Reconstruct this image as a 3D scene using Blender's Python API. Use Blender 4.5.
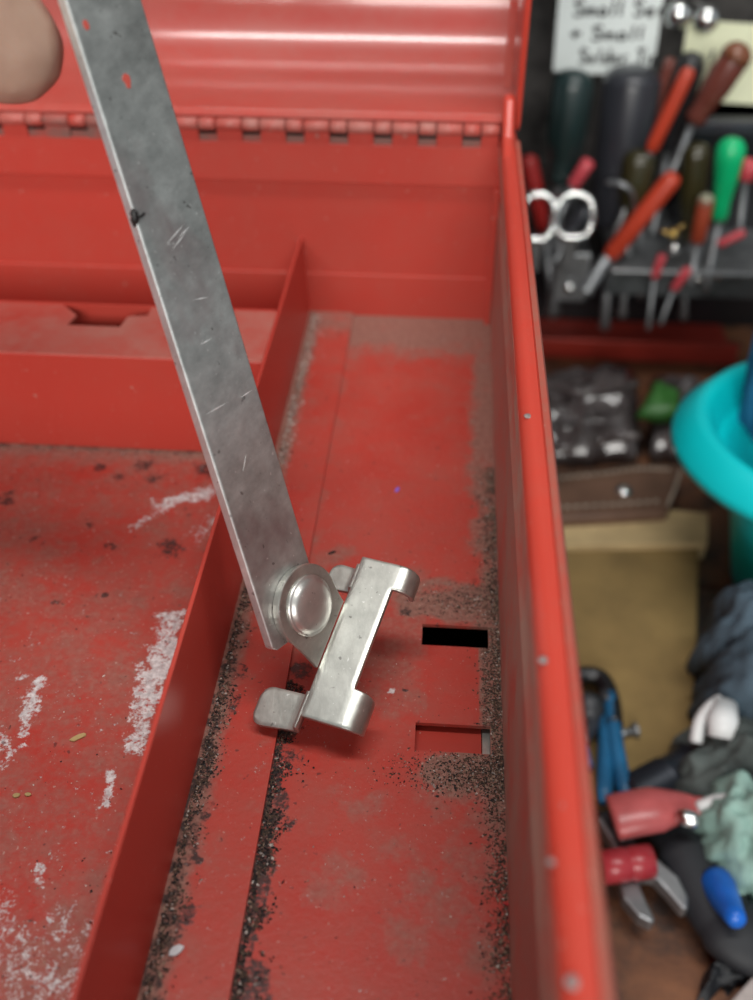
import bpy, bmesh, math, random
import numpy as np
from mathutils import Vector, Matrix

for o in list(bpy.data.objects):
    bpy.data.objects.remove(o, do_unlink=True)
SC = bpy.context.scene
COL = SC.collection
random.seed(7)
RNG = np.random.default_rng(11)

# ------------------------------------------------------------------ camera
PHI, PSI, FPX = math.radians(50.6), math.radians(4.07), 1000.0
CAM_LOC = np.array([0.0, 0.0, 0.20])
cam = bpy.data.cameras.new('camera')
cam.sensor_fit = 'VERTICAL'
cam.sensor_height = 36.0
cam.lens = 36.0 * FPX / 1000.0
cam.clip_start = 0.01
cam.dof.use_dof = True
cam.dof.focus_distance = 0.243
cam.dof.aperture_fstop = 8.8
cam_o = bpy.data.objects.new('camera', cam)
cam_o.location = CAM_LOC
cam_o.rotation_euler = (PHI, 0, PSI)
COL.objects.link(cam_o)
SC.camera = cam_o

# ------------------------------------------------------------------ world, lights, exposure
world = bpy.data.worlds.new('world')
SC.world = world
world.use_nodes = True
world.node_tree.nodes['Background'].inputs[0].default_value = (0.80, 0.88, 0.92, 1)
world.node_tree.nodes['Background'].inputs[1].default_value = 0.33

def area(name, loc, target, sx, sy, power, color):
    l = bpy.data.lights.new(name, 'AREA')
    l.shape = 'RECTANGLE'
    l.size, l.size_y = sx, sy
    l.energy = power
    l.color = color
    o = bpy.data.objects.new(name, l)
    o.location = loc
    # tube runs along X, tipped about X towards the target
    o.rotation_euler = (math.atan2(target[1] - loc[1], loc[2] - target[2]), 0, 0)
    COL.objects.link(o)
    return o

# broad light added behind the photographer to brighten upright faces; ceiling fluorescent fixture
area('front_fill_light', (-0.10, -1.55, 0.76), (-0.05, 0.30, 0.05), 1.25, 0.60, 23.0, (1.0, 0.97, 0.92))
area('ceiling_tube_light', (0.12, 0.02, 1.60), (0.0, 0.35, 0.0), 1.25, 0.14, 13.5, (1.0, 0.98, 0.95))

vs = SC.view_settings
vs.view_transform = 'Standard'
vs.look = 'None'
vs.exposure = 0.20
vs.gamma = 1.0
vs.use_curve_mapping = False

# ------------------------------------------------------------------ measuring helpers
cz, szn = math.cos(PSI), math.sin(PSI)
cp, sp = math.cos(PHI), math.sin(PHI)
RM = np.array([[cz, -szn, 0], [szn, cz, 0], [0, 0, 1]]) @ np.array([[1, 0, 0], [0, cp, -sp], [0, sp, cp]])
def ray(x, y): return RM @ np.array([(x - 376.5) / FPX, -(y - 500) / FPX, -1.0])
def onz(x, y, z):
    d = ray(x, y); return CAM_LOC + d * (z - CAM_LOC[2]) / d[2]
def ony(x, y, Y):
    d = ray(x, y); return CAM_LOC + d * (Y - CAM_LOC[1]) / d[1]
def onplane(x, y, P, n):
    d = ray(x, y); return CAM_LOC + d * ((P - CAM_LOC) @ n) / (d @ n)
def nrm(v): v = np.asarray(v, float); return v / np.linalg.norm(v)

# ------------------------------------------------------------------ material helpers
def new_mat(name):
    m = bpy.data.materials.new(name); m.use_nodes = True
    nt = m.node_tree
    return m, nt, nt.nodes['Principled BSDF']
def N(nt, t, **kw):
    n = nt.nodes.new(t)
    for k, v in kw.items(): setattr(n, k, v)
    return n
def noise(nt, scale, detail=6, rough=0.6, coord='Object', vec=None, stretch=None):
    n = N(nt, 'ShaderNodeTexNoise')
    n.inputs['Scale'].default_value = scale
    n.inputs['Detail'].default_value = detail
    n.inputs['Roughness'].default_value = rough
    tc = N(nt, 'ShaderNodeTexCoord')
    src = tc.outputs[coord]
    if stretch:
        mp = N(nt, 'ShaderNodeMapping'); mp.inputs['Scale'].default_value = stretch
        nt.links.new(src, mp.inputs['Vector']); src = mp.outputs[0]
    nt.links.new(src, n.inputs['Vector'])
    return n.outputs['Fac']
def ramp(nt, src, a, b, ca=(0, 0, 0, 1), cb=(1, 1, 1, 1)):
    r = N(nt, 'ShaderNodeValToRGB')
    r.color_ramp.elements[0].position = a; r.color_ramp.elements[0].color = ca
    r.color_ramp.elements[1].position = b; r.color_ramp.elements[1].color = cb
    nt.links.new(src, r.inputs['Fac'])
    return r.outputs['Color']
def mixc(nt, fac, a, b):
    m = N(nt, 'ShaderNodeMix', data_type='RGBA')
    for sock, v in ((m.inputs['Factor'], fac), (m.inputs['A'], a), (m.inputs['B'], b)):
        pass
    def put(idx, v):
        s = m.inputs[idx]
        if isinstance(v, (tuple, float, int)): s.default_value = v
        else: nt.links.new(v, s)
    put(0, fac); put(6, a); put(7, b)
    return m.outputs[2]
def math_n(nt, op, a, b=None, clamp=False):
    m = N(nt, 'ShaderNodeMath', operation=op); m.use_clamp = clamp
    for i, v in ((0, a), (1, b)):
        if v is None: continue
        if isinstance(v, (float, int)): m.inputs[i].default_value = v
        else: nt.links.new(v, m.inputs[i])
    return m.outputs[0]
def bump(nt, bsdf, h, strength=0.2, dist=0.001):
    b = N(nt, 'ShaderNodeBump'); b.inputs['Strength'].default_value = strength; b.inputs['Distance'].default_value = dist
    nt.links.new(h, b.inputs['Height']); nt.links.new(b.outputs[0], bsdf.inputs['Normal'])

def simple(name, col, rough=0.5, metal=0.0, var=0.25, scale=60, spec=0.5, bumps=0.0, coat=0.0):
    m, nt, b = new_mat(name)
    f = noise(nt, scale)
    lo = tuple(c * (1 - var) for c in col) + (1,)
    hi = tuple(min(1, c * (1 + var)) for c in col) + (1,)
    nt.links.new(ramp(nt, f, 0.3, 0.7, lo, hi), b.inputs['Base Color'])
    b.inputs['Roughness'].default_value = rough
    b.inputs['Metallic'].default_value = metal
    b.inputs['Specular IOR Level'].default_value = spec
    b.inputs['Coat Weight'].default_value = coat
    if bumps: bump(nt, b, f, bumps, 0.001)
    return m

RED = (0.50, 0.050, 0.034)
DUSTC = (0.26, 0.17, 0.12, 1)
def red_paint(name, dust=0.25, rough=0.38, scale=18, fine=260, red=RED, lo=0.45, specks=True, dustc=DUSTC, coat=0.0):
    m, nt, b = new_mat(name)
    big = noise(nt, scale, 8, 0.62)
    sm = noise(nt, fine, 5, 0.6)
    base = ramp(nt, noise(nt, 7, 3), 0.3, 0.7, tuple(c * 0.92 for c in red) + (1,), tuple(c * 1.08 for c in red) + (1,))
    dm = math_n(nt, 'MULTIPLY', ramp(nt, math_n(nt, 'ADD', math_n(nt, 'MULTIPLY', big, 0.75), math_n(nt, 'MULTIPLY', sm, 0.25)), lo, lo + 0.28), dust)
    c = mixc(nt, dm, base, dustc)
    if specks:
        sk = ramp(nt, noise(nt, 700, 2, 0.5), 0.72, 0.76)
        c = mixc(nt, math_n(nt, 'MULTIPLY', sk, 0.55), c, (0.5, 0.36, 0.30, 1))
    nt.links.new(c, b.inputs['Base Color'])
    r = math_n(nt, 'ADD', math_n(nt, 'MULTIPLY', dm, 0.4), rough, True)
    nt.links.new(r, b.inputs['Roughness'])
    bump(nt, b, sm, 0.06, 0.0006)
    if coat:
        b.inputs['Coat Weight'].default_value = coat; b.inputs['Coat Roughness'].default_value = 0.16; b.inputs['Coat IOR'].default_value = 1.7
    return m

def floor_paint(name):
    """red enamel; vertex masks say where dust (R), spilt white paint (G) and black tarry dirt (B) lie"""
    m, nt, b = new_mat(name)
    at = N(nt, 'ShaderNodeAttribute'); at.attribute_name = 'wear'
    sep = N(nt, 'ShaderNodeSeparateColor'); nt.links.new(at.outputs['Color'], sep.inputs[0])
    n1 = noise(nt, 150, 8, 0.7); n2 = noise(nt, 650, 4, 0.6); n3 = noise(nt, 30, 6, 0.6)
    nn = math_n(nt, 'ADD', math_n(nt, 'MULTIPLY', n1, 0.65), math_n(nt, 'MULTIPLY', n2, 0.35))
    base = ramp(nt, n3, 0.3, 0.7, tuple(c * 0.90 for c in RED) + (1,), tuple(c * 1.05 for c in RED) + (1,))
    fn = math_n(nt, 'ADD', math_n(nt, 'MULTIPLY', noise(nt, 380, 8, 0.75), 0.6), math_n(nt, 'MULTIPLY', noise(nt, 1100, 4, 0.6), 0.4))
    def mask(ch, soft, amp=1.5, src=None):
        v = math_n(nt, 'ADD', sep.outputs[ch], math_n(nt, 'MULTIPLY', math_n(nt, 'SUBTRACT', src or nn, 0.5), amp))
        return ramp(nt, v, 0.5 - soft, 0.5 + soft)
    dm = mask(0, 0.35)
    dc = ramp(nt, n2, 0.3, 0.7, (0.13, 0.085, 0.065, 1), (0.33, 0.22, 0.17, 1))
    c = mixc(nt, math_n(nt, 'MULTIPLY', dm, 0.8), base, dc)
    film = ramp(nt, math_n(nt, 'ADD', math_n(nt, 'MULTIPLY', n1, 0.5), math_n(nt, 'MULTIPLY', n3, 0.5)), 0.40, 0.66)
    c = mixc(nt, math_n(nt, 'MULTIPLY', film, 0.42), c, (0.27, 0.125, 0.095, 1))
    bm_ = mask(2, 0.16, 3.2, fn)
    c = mixc(nt, math_n(nt, 'MULTIPLY', bm_, 0.92), c, (0.030, 0.018, 0.017, 1))
    wm = mask(1, 0.16, 3.4, fn)
    wc = ramp(nt, n2, 0.35, 0.65, (0.50, 0.47, 0.47, 1), (0.86, 0.84, 0.83, 1))
    c = mixc(nt, math_n(nt, 'MULTIPLY', wm, 0.93), c, wc)
    sk = ramp(nt, noise(nt, 900, 2, 0.5), 0.70, 0.74)
    c = mixc(nt, math_n(nt, 'MULTIPLY', sk, 0.5), c, (0.55, 0.40, 0.34, 1))
    dk = ramp(nt, noise(nt, 480, 2, 0.5), 0.70, 0.74)
    c = mixc(nt, math_n(nt, 'MULTIPLY', dk, 0.6), c, (0.05, 0.02, 0.02, 1))
    nt.links.new(c, b.inputs['Base Color'])
    nt.links.new(math_n(nt, 'ADD', math_n(nt, 'MULTIPLY', dm, 0.35), 0.42, True), b.inputs['Roughness'])
    h = math_n(nt, 'ADD', n2, math_n(nt, 'ADD', math_n(nt, 'MULTIPLY', wm, 0.8), math_n(nt, 'MULTIPLY', bm_, 0.6)))
    bump(nt, b, h, 0.25, 0.0006)
    return m

def steel(name, col, rough, scratch=0.5, blotch=0.3, reflection_tint=None):
    m, nt, b = new_mat(name)
    big = noise(nt, 55, 7, 0.65)
    st = noise(nt, 260, 5, 0.7, stretch=(1, 0.35, 1))
    v = math_n(nt, 'ADD', math_n(nt, 'MULTIPLY', big, 0.6), math_n(nt, 'MULTIPLY', st, 0.4))
    c = ramp(nt, v, 0.35, 0.66, tuple(x * (1 - blotch) for x in col) + (1,), tuple(min(1, x * (1 + 0.4 * blotch)) for x in col) + (1,))
    if reflection_tint:
        c = mixc(nt, math_n(nt, 'MULTIPLY', ramp(nt, noise(nt, 38, 4, 0.6, stretch=(1, 1, 0.6)), 0.52, 0.68), 0.75), c, reflection_tint)  # reddish blotches paint the red reflection into the metal colour
    sk = ramp(nt, noise(nt, 900, 2, 0.5), 0.70, 0.74)
    c = mixc(nt, math_n(nt, 'MULTIPLY', sk, 0.6), c, (0.85, 0.85, 0.83, 1))
    dk = ramp(nt, noise(nt, 520, 2, 0.5), 0.69, 0.74)
    c = mixc(nt, math_n(nt, 'MULTIPLY', dk, 0.6), c, (0.10, 0.09, 0.085, 1))
    nt.links.new(c, b.inputs['Base Color'])
    b.inputs['Metallic'].default_value = 0.85
    nt.links.new(math_n(nt, 'ADD', math_n(nt, 'MULTIPLY', st, scratch * 0.35), rough, True), b.inputs['Roughness'])
    bump(nt, b, st, 0.12, 0.0004)
    return m

M = {}
M['red'] = red_paint('red_enamel', 0.10, 0.40)
M['red_wall'] = red_paint('red_enamel_back', 0.16, 0.45)
M['red_dusty'] = red_paint('red_enamel_dusty', 0.62, 0.48, lo=0.34)
M['red_ledge'] = red_paint('red_enamel_ledge_top', 0.55, 0.42, lo=0.32, scale=26, dustc=(0.42, 0.26, 0.21, 1))
M['red_rim'] = red_paint('red_enamel_rim', 0.22, 0.30, red=(0.58, 0.060, 0.038), lo=0.5)
M['red_lid'] = red_paint('red_enamel_lid', 0.30, 0.36, lo=0.38, scale=12, dustc=(0.40, 0.24, 0.19, 1), specks=False, coat=0.75)
M['red_side'] = red_paint('red_enamel_side', 0.80, 0.5, lo=0.28, scale=45, dustc=(0.38, 0.28, 0.22, 1))
M['floor'] = floor_paint('red_enamel_worn')
M['hinge'] = red_paint('hinge_painted', 0.6, 0.32, lo=0.35, scale=60, dustc=(0.42, 0.27, 0.23, 1))
M['hinge_dirty'] = red_paint('hinge_bare', 0.9, 0.4, lo=0.25, scale=60, dustc=(0.22, 0.13, 0.11, 1))
M['chip_bare'] = simple('bare_chip', (0.27, 0.23, 0.22), 0.6, 0.2, 0.5, 900)
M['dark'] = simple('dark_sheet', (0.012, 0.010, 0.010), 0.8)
M['bar'] = steel('grey_zinc_bar', (0.58, 0.60, 0.58), 0.34, blotch=0.45, reflection_tint=(0.34, 0.25, 0.25, 1))
M['bar_edge_lit'] = steel('zinc_bar_edge_lit', (0.84, 0.88, 0.87), 0.35, blotch=0.25)  # paler zinc paints the edge highlight into the colour
M['plate'] = steel('bright_zinc_plate', (0.56, 0.565, 0.52), 0.25, blotch=0.38)
M['rivet'] = steel('rivet_steel', (0.66, 0.645, 0.61), 0.24, blotch=0.2)

# ------------------------------------------------------------------ object helpers
def link(o, parent=None):
    COL.objects.link(o)
    if parent is not None:
        o.parent = parent
        o.matrix_parent_inverse = Matrix.Translation(-Vector(parent.location))
    return o
def mesh_obj(name, verts, faces, mat, parent=None, smooth=False):
    me = bpy.data.meshes.new(name)
    me.from_pydata([tuple(map(float, v)) for v in verts], [], faces)
    me.update()
    if mat is not None: me.materials.append(mat)
    if smooth:
        me.polygons.foreach_set('use_smooth', [True] * len(me.polygons))
    o = bpy.data.objects.new(name, me)
    return link(o, parent)
def fixn(o):
    bm = bmesh.new(); bm.from_mesh(o.data)
    bmesh.ops.recalc_face_normals(bm, faces=bm.faces); bm.to_mesh(o.data); bm.free()
    return o
def thing(name, loc, label, cat, group=None):
    o = bpy.data.objects.new(name, None)
    o.empty_display_size = 0.01
    o.location = tuple(map(float, loc)); COL.objects.link(o)
    return tag(o, label, cat, group)
def tag(o, label=None, cat=None, group=None, kind=None):
    if label: o['label'] = label
    if cat: o['category'] = cat
    if group: o['group'] = group
    if kind: o['kind'] = kind
    return o
def bevel(o, w, seg=2, ang=35):
    m = o.modifiers.new('bevel', 'BEVEL'); m.width = w; m.segments = seg
    m.limit_method = 'ANGLE'; m.angle_limit = math.radians(ang)
    return o
def solid(o, t, offset=-1, rim_only=False):
    m = o.modifiers.new('solid', 'SOLIDIFY'); m.thickness = t; m.offset = offset
    m.use_rim_only = rim_only
    return o
def box(name, lo, hi, mat, parent=None, bev=0.0):
    x0, y0, z0 = lo; x1, y1, z1 = hi
    v = [(x0, y0, z0), (x1, y0, z0), (x1, y1, z0), (x0, y1, z0), (x0, y0, z1), (x1, y0, z1), (x1, y1, z1), (x0, y1, z1)]
    f = [(0, 3, 2, 1), (4, 5, 6, 7), (0, 1, 5, 4), (1, 2, 6, 5), (2, 3, 7, 6), (3, 0, 4, 7)]
    o = mesh_obj(name, v, f, mat, parent)
    if bev: bevel(o, bev)
    return o
def prism(name, pts, vec, mat, parent=None, bev=0.0, smooth=False, bseg=2):
    """planar outline pts (3-D) given a thickness along vec"""
    n = len(pts); vec = np.asarray(vec, float)
    v = [np.asarray(p, float) for p in pts] + [np.asarray(p, float) + vec for p in pts]
    f = [tuple(range(n)), tuple(range(2 * n - 1, n - 1, -1))]
    f += [(i, i + n, (i + 1) % n + n, (i + 1) % n) for i in range(n)]
    o = fixn(mesh_obj(name, v, f, mat, parent))
    if bev: bevel(o, bev, bseg)
    return o
def extrude_x(name, prof, x0, x1, mat, parent=None, t=0.0, smooth=True, nx=1):
    """open (Y,Z) profile drawn out along X"""
    xs = np.linspace(x0, x1, nx + 1)
    v = [(x, p[0], p[1]) for x in xs for p in prof]; k = len(prof)
    f = [(i * k + j, (i + 1) * k + j, (i + 1) * k + j + 1, i * k + j + 1) for i in range(nx) for j in range(k - 1)]
    o = mesh_obj(name, v, f, mat, parent, smooth)
    if t:
        solid(o, t, 0)
        es = o.modifiers.new('split', 'EDGE_SPLIT'); es.split_angle = math.radians(40)
    return o
def extrude_y(name, prof, y0, y1, mat, parent=None, t=0.0, smooth=True):
    v = [(p[0], y, p[1]) for y in (y0, y1) for p in prof]; k = len(prof)
    f = [(j, j + 1, k + j + 1, k + j) for j in range(k - 1)]
    o = mesh_obj(name, v, f, mat, parent, smooth)
    if t:
        solid(o, t, 0)
        es = o.modifiers.new('split', 'EDGE_SPLIT'); es.split_angle = math.radians(40)
    return o
def frame(p0, p1):
    d = np.asarray(p1, float) - np.asarray(p0, float); L = np.linalg.norm(d); d /= L
    a = np.array([0, 0, 1.0]) if abs(d[2]) < 0.9 else np.array([1.0, 0, 0])
    u = nrm(np.cross(a, d)); w = np.cross(d, u)
    return d, u, w, L
def lathe(name, p0, p1, prof, mat, parent=None, seg=20, smooth=True, flute=0, fd=0.0):
    """prof: (t along p0->p1 as fraction, radius) list"""
    d, u, w, L = frame(p0, p1); p0 = np.asarray(p0, float)
    v = []; f = []
    for t, r in prof:
        for i in range(seg):
            a = 2 * math.pi * i / seg
            rr = r * (1 - fd * (0.5 + 0.5 * math.cos(flute * a))) if flute else r
            v.append(p0 + d * (t * L) + (u * math.cos(a) + w * math.sin(a)) * rr)
    k = len(prof)
    for j in range(k - 1):
        for i in range(seg):
            f.append((j * seg + i, j * seg + (i + 1) % seg, (j + 1) * seg + (i + 1) % seg, (j + 1) * seg + i))
    f.append(tuple(range(seg - 1, -1, -1))); f.append(tuple((k - 1) * seg + i for i in range(seg)))
    return fixn(mesh_obj(name, v, f, mat, parent, smooth))
def spline(pts, n=8):
    P = [np.asarray(p, float) for p in pts]; P = [2 * P[0] - P[1]] + P + [2 * P[-1] - P[-2]]
    out = []
    for i in range(1, len(P) - 2):
        for k in range(n):
            t = k / n
            out.append(0.5 * (2 * P[i] + (P[i + 1] - P[i - 1]) * t + (2 * P[i - 1] - 5 * P[i] + 4 * P[i + 1] - P[i + 2]) * t * t
                              + (3 * P[i] - P[i - 1] - 3 * P[i + 1] + P[i + 2]) * t ** 3))
    out.append(P[-2]); return out
def tube(name, pts, rad, mat, parent=None, seg=12, closed=False, sq=1.0, up=(0, 0, 1)):
    """rad: number or list; sq flattens along `up`"""
    P = [np.asarray(p, float) for p in pts]; n = len(P)
    R_ = list(rad) if hasattr(rad, '__len__') else [rad] * n
    v = []; f = []; u = None
    for i in range(n):
        a = P[(i - 1) % n] if (closed or i) else P[i]; b = P[(i + 1) % n] if (closed or i < n - 1) else P[i]
        d = nrm(b - a)
        if u is None:
            q = np.asarray(up, float)
            if abs(q @ d) > 0.95: q = np.array([1.0, 0, 0])
            u = nrm(q - d * (q @ d))
        else: u = nrm(u - d * (u @ d))
        w = np.cross(d, u)
        for k in range(seg):
            t = 2 * math.pi * k / seg
            v.append(P[i] + (u * math.cos(t) * sq + w * math.sin(t)) * R_[i])
    for i in range(n if closed else n - 1):
        for k in range(seg):
            a = i * seg; b = ((i + 1) % n) * seg
            f.append((a + k, a + (k + 1) % seg, b + (k + 1) % seg, b + k))
    if not closed:
        f.append(tuple(range(seg - 1, -1, -1))); f.append(tuple((n - 1) * seg + k for k in range(seg)))
    return fixn(mesh_obj(name, v, f, mat, parent, True))

class VNoise:
    def __init__(s, seed): s.g = np.random.default_rng(seed).random((64, 64))
    def __call__(s, x, y, oct=4):
        out = 0; amp = 1; tot = 0
        for o in range(oct):
            xi = np.floor(x).astype(int); yi = np.floor(y).astype(int)
            fx = x - xi; fy = y - yi; fx = fx * fx * (3 - 2 * fx); fy = fy * fy * (3 - 2 * fy)
            g = lambda a, b: s.g[a % 64, b % 64]
            v = (g(xi, yi) * (1 - fx) + g(xi + 1, yi) * fx) * (1 - fy) + (g(xi, yi + 1) * (1 - fx) + g(xi + 1, yi + 1) * fx) * fy
            out = out + v * amp; tot += amp; amp *= 0.55; x = x * 2.03 + 17; y = y * 2.03 + 5
        return out / tot
VN = VNoise(3); VN2 = VNoise(9)

def grid_floor(name, xs, ys, z, holes, wearfn, mat, parent, rim=0.0):
    nx, ny = len(xs), len(ys)
    X, Y = np.meshgrid(xs, ys, indexing='ij')
    verts = np.stack([X.ravel(), Y.ravel(), np.full(X.size, z)], 1)
    cxm = (xs[:-1] + xs[1:]) / 2; cym = (ys[:-1] + ys[1:]) / 2
    ok = np.ones((nx - 1, ny - 1), bool)
    for (a, b, c, d) in holes:
        ok &= ~(((cxm > a) & (cxm < b))[:, None] & ((cym > c) & (cym < d))[None, :])
    I, J = np.nonzero(ok)
    faces = np.stack([I * ny + J, (I + 1) * ny + J, (I + 1) * ny + J + 1, I * ny + J + 1], 1)
    used = np.unique(faces); remap = -np.ones(nx * ny, int); remap[used] = np.arange(len(used))
    verts = verts[used]; faces = remap[faces]
    me = bpy.data.meshes.new(name); me.from_pydata(verts.tolist(), [], faces.tolist()); me.update()
    me.materials.append(mat)
    d, w, b = wearfn(verts[:, 0], verts[:, 1])
    colr = np.stack([d, w, b, np.ones_like(d)], 1).clip(0, 1).astype(np.float32)
    at = me.color_attributes.new('wear', 'FLOAT_COLOR', 'POINT'); at.data.foreach_set('color', colr.ravel())
    o = link(bpy.data.objects.new(name, me), parent)
    if rim: solid(o, rim, -1, True)
    return o

def seglist(bps, step):
    out = [bps[0]]
    for a, b in zip(bps[:-1], bps[1:]):
        n = max(1, int(round((b - a) / step))); out += list(np.linspace(a, b, n + 1)[1:])
    return np.array(out)
def sst(x, a, b):
    t = np.clip((x - a) / (b - a), 0, 1); return t * t * (3 - 2 * t)
def seg_d(X, Y, p, q):
    p = np.asarray(p)[:2]; q = np.asarray(q)[:2]; d = q - p
    t = np.clip(((X - p[0]) * d[0] + (Y - p[1]) * d[1]) / (d @ d), 0, 1)
    return np.hypot(X - p[0] - t * d[0], Y - p[1] - t * d[1])

# ================================================================== THE ROOM
bench_z = -0.16
def bench_mat():
    m, nt, b = new_mat('oily_bench_wood')
    g = noise(nt, 45, 8, 0.7, stretch=(0.5, 1, 1)); o_ = noise(nt, 22, 6, 0.65)
    c = ramp(nt, g, 0.3, 0.7, (0.075, 0.028, 0.014, 1), (0.26, 0.105, 0.045, 1))
    c = mixc(nt, math_n(nt, 'MULTIPLY', ramp(nt, o_, 0.46, 0.60), 0.9), c, (0.020, 0.015, 0.014, 1))
    nt.links.new(c, b.inputs['Base Color']); b.inputs['Roughness'].default_value = 0.55
    bump(nt, b, g, 0.3, 0.001)
    return m
M['wallblack'] = simple('black_pegboard', (0.045, 0.042, 0.040), 0.40, var=0.95, scale=35, bumps=0.5)
M['benchwood'] = bench_mat()
M['concrete'] = simple('concrete', (0.25, 0.24, 0.23), 0.85)
tag(box('floor', (-2.5, -2.5, -1.06), (2.5, 2.5, -1.0), M['concrete']), kind='structure')
tag(box('wall_back', (-2.5, 0.68, -1.0), (2.5, 0.78, 2.2), M['wallblack']), kind='structure')
bench = thing('workbench', (0.3, 0.3, -1.0), 'dark oil-stained wooden workbench top under the red chest and loose tools', 'workbench')
ys_ = np.linspace(-0.32, 0.66, 8)
for i in range(7):
    box('plank', (-0.9, ys_[i] + 0.001, bench_z - 0.045), (1.2, ys_[i + 1] - 0.001, bench_z), M['benchwood'], bench, 0.002)
for x in (-0.85, 1.07):
    for y in (-0.3, 0.56):
        box('leg', (x, y, -1.0), (x + 0.08, y + 0.08, bench_z - 0.045), M['benchwood'], bench, 0.003)

# ================================================================== THE RED CHEST
BY = 0.361          # back wall
WX = 0.0205         # inside of right wall
DX = -0.052         # divider foot
LX = -0.40          # left wall
FY = 0.02           # front wall
HZ = 0.0767         # hinge height
FZL = -0.004        # floor of the left compartment
chest = thing('tool_chest', (-0.19, 0.19, bench_z), 'open red steel tool chest with a divider, ledge and worn dirty floor', 'tool chest')

# --- floors with wear
hx0, hx1 = -0.0009, 0.0169
s1 = (onz(423, 644.8, 0)[1], onz(455, 625.5, 0)[1])
s2 = (onz(416, 750, 0)[1], onz(455, 724.5, 0)[1])
hole_a = (hx0, 0.0170, s1[0], s1[1]); hole_b = (-0.0014, 0.0170, s2[0], s2[1])
def wear_right(X, Y):
    X0, Y0 = X, Y
    n = VN(X * 260, Y * 260); n2 = VN2(X * 90, Y * 90); n3 = VN(X * 700, Y * 700, 3)
    X = X + (VN(X * 120 + 31, Y * 120) - 0.5) * 0.010; Y = Y + (VN2(X * 120, Y * 120 + 13) - 0.5) * 0.012
    back = sst(Y, 0.318, 0.345) * 0.95
    edge = sst(X, 0.0095, 0.0165) * sst(Y, 0.10, 0.14) * 0.85
    left_b = sst(-X, 0.030, 0.036) * 0.35
    d = np.maximum(np.maximum(back, edge), left_b)
    # dusty band in front of the slots and around them
    pa, pb = onz(412, 605, 0), onz(505, 603, 0)
    d = np.maximum(d, 0.95 * (1 - sst(seg_d(X, Y, pa, pb), 0.004, 0.010)))
    pa, pb = onz(435, 773, 0), onz(500, 776, 0)
    d = np.maximum(d, 0.95 * (1 - sst(seg_d(X, Y, pa, pb), 0.003, 0.009)))
    pa, pb = onz(400, 600, 0), onz(380, 690, 0)
    d = np.maximum(d, 0.42 * (1 - sst(seg_d(X, Y, pa, pb), 0.006, 0.018)))
    for c in ((400, 850), (455, 900), (475, 945), (430, 800), (330, 560), (360, 800), (420, 880), (470, 860), (395, 940), (340, 880)):
        p = onz(c[0], c[1], 0); d = np.maximum(d, 0.45 * (1 - sst(np.hypot(X - p[0], Y - p[1]), 0.001, 0.010)))
    d = d + (n2 - 0.5) * 0.5
    X, Y = X0, Y0
    # clean swept strip between the slots
    clean = (X > 0.001) & (X < 0.0145) & (Y > s2[1]) & (Y < s1[0])
    d = np.where(clean, d * 0.15, d)
    # tarry dirt right of the seam
    t = (Y - 0.085) / (0.165 - 0.085)
    wd = 0.0026 + 0.0055 * sst(n2, 0.45, 0.75)
    b = 0.62 * (1 - sst(X + 0.035 - wd, -0.0010, 0.0012)) * (1 - sst(Y, 0.160, 0.172))
    for c, r in (((288, 826), 0.0034), ((285, 760), 0.005), ((270, 800), 0.004), ((300, 670), 0.0045), ((405, 612), 0.003), ((440, 628), 0.0015), ((405, 690), 0.0012)):
        p = onz(c[0], c[1], 0); b = np.maximum(b, 0.62 * (1 - sst(np.hypot(X - p[0], Y - p[1]) + (n - 0.5) * r, r * 0.2, r * 1.15)))
    w = np.zeros_like(X)
    for c, r in (((391, 691), 0.0016), ((299, 905), 0.0005)):
        p = onz(c[0], c[1], 0); w = np.maximum(w, 0.6 * (1 - sst(np.hypot(X - p[0], Y - p[1]), r * 0.3, r)))
    return d, w, b
xs = seglist([-0.0352, -0.0014, hx0, 0.0170, WX + 0.0005], 0.0006)
yb = sorted([FY, s2[0], s2[1], s1[0], s1[1], BY])
grid_floor('floor_panel', xs, seglist(yb, 0.0006), 0.0, [hole_a, hole_b], wear_right, M['floor'], chest, 0.0011)

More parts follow.
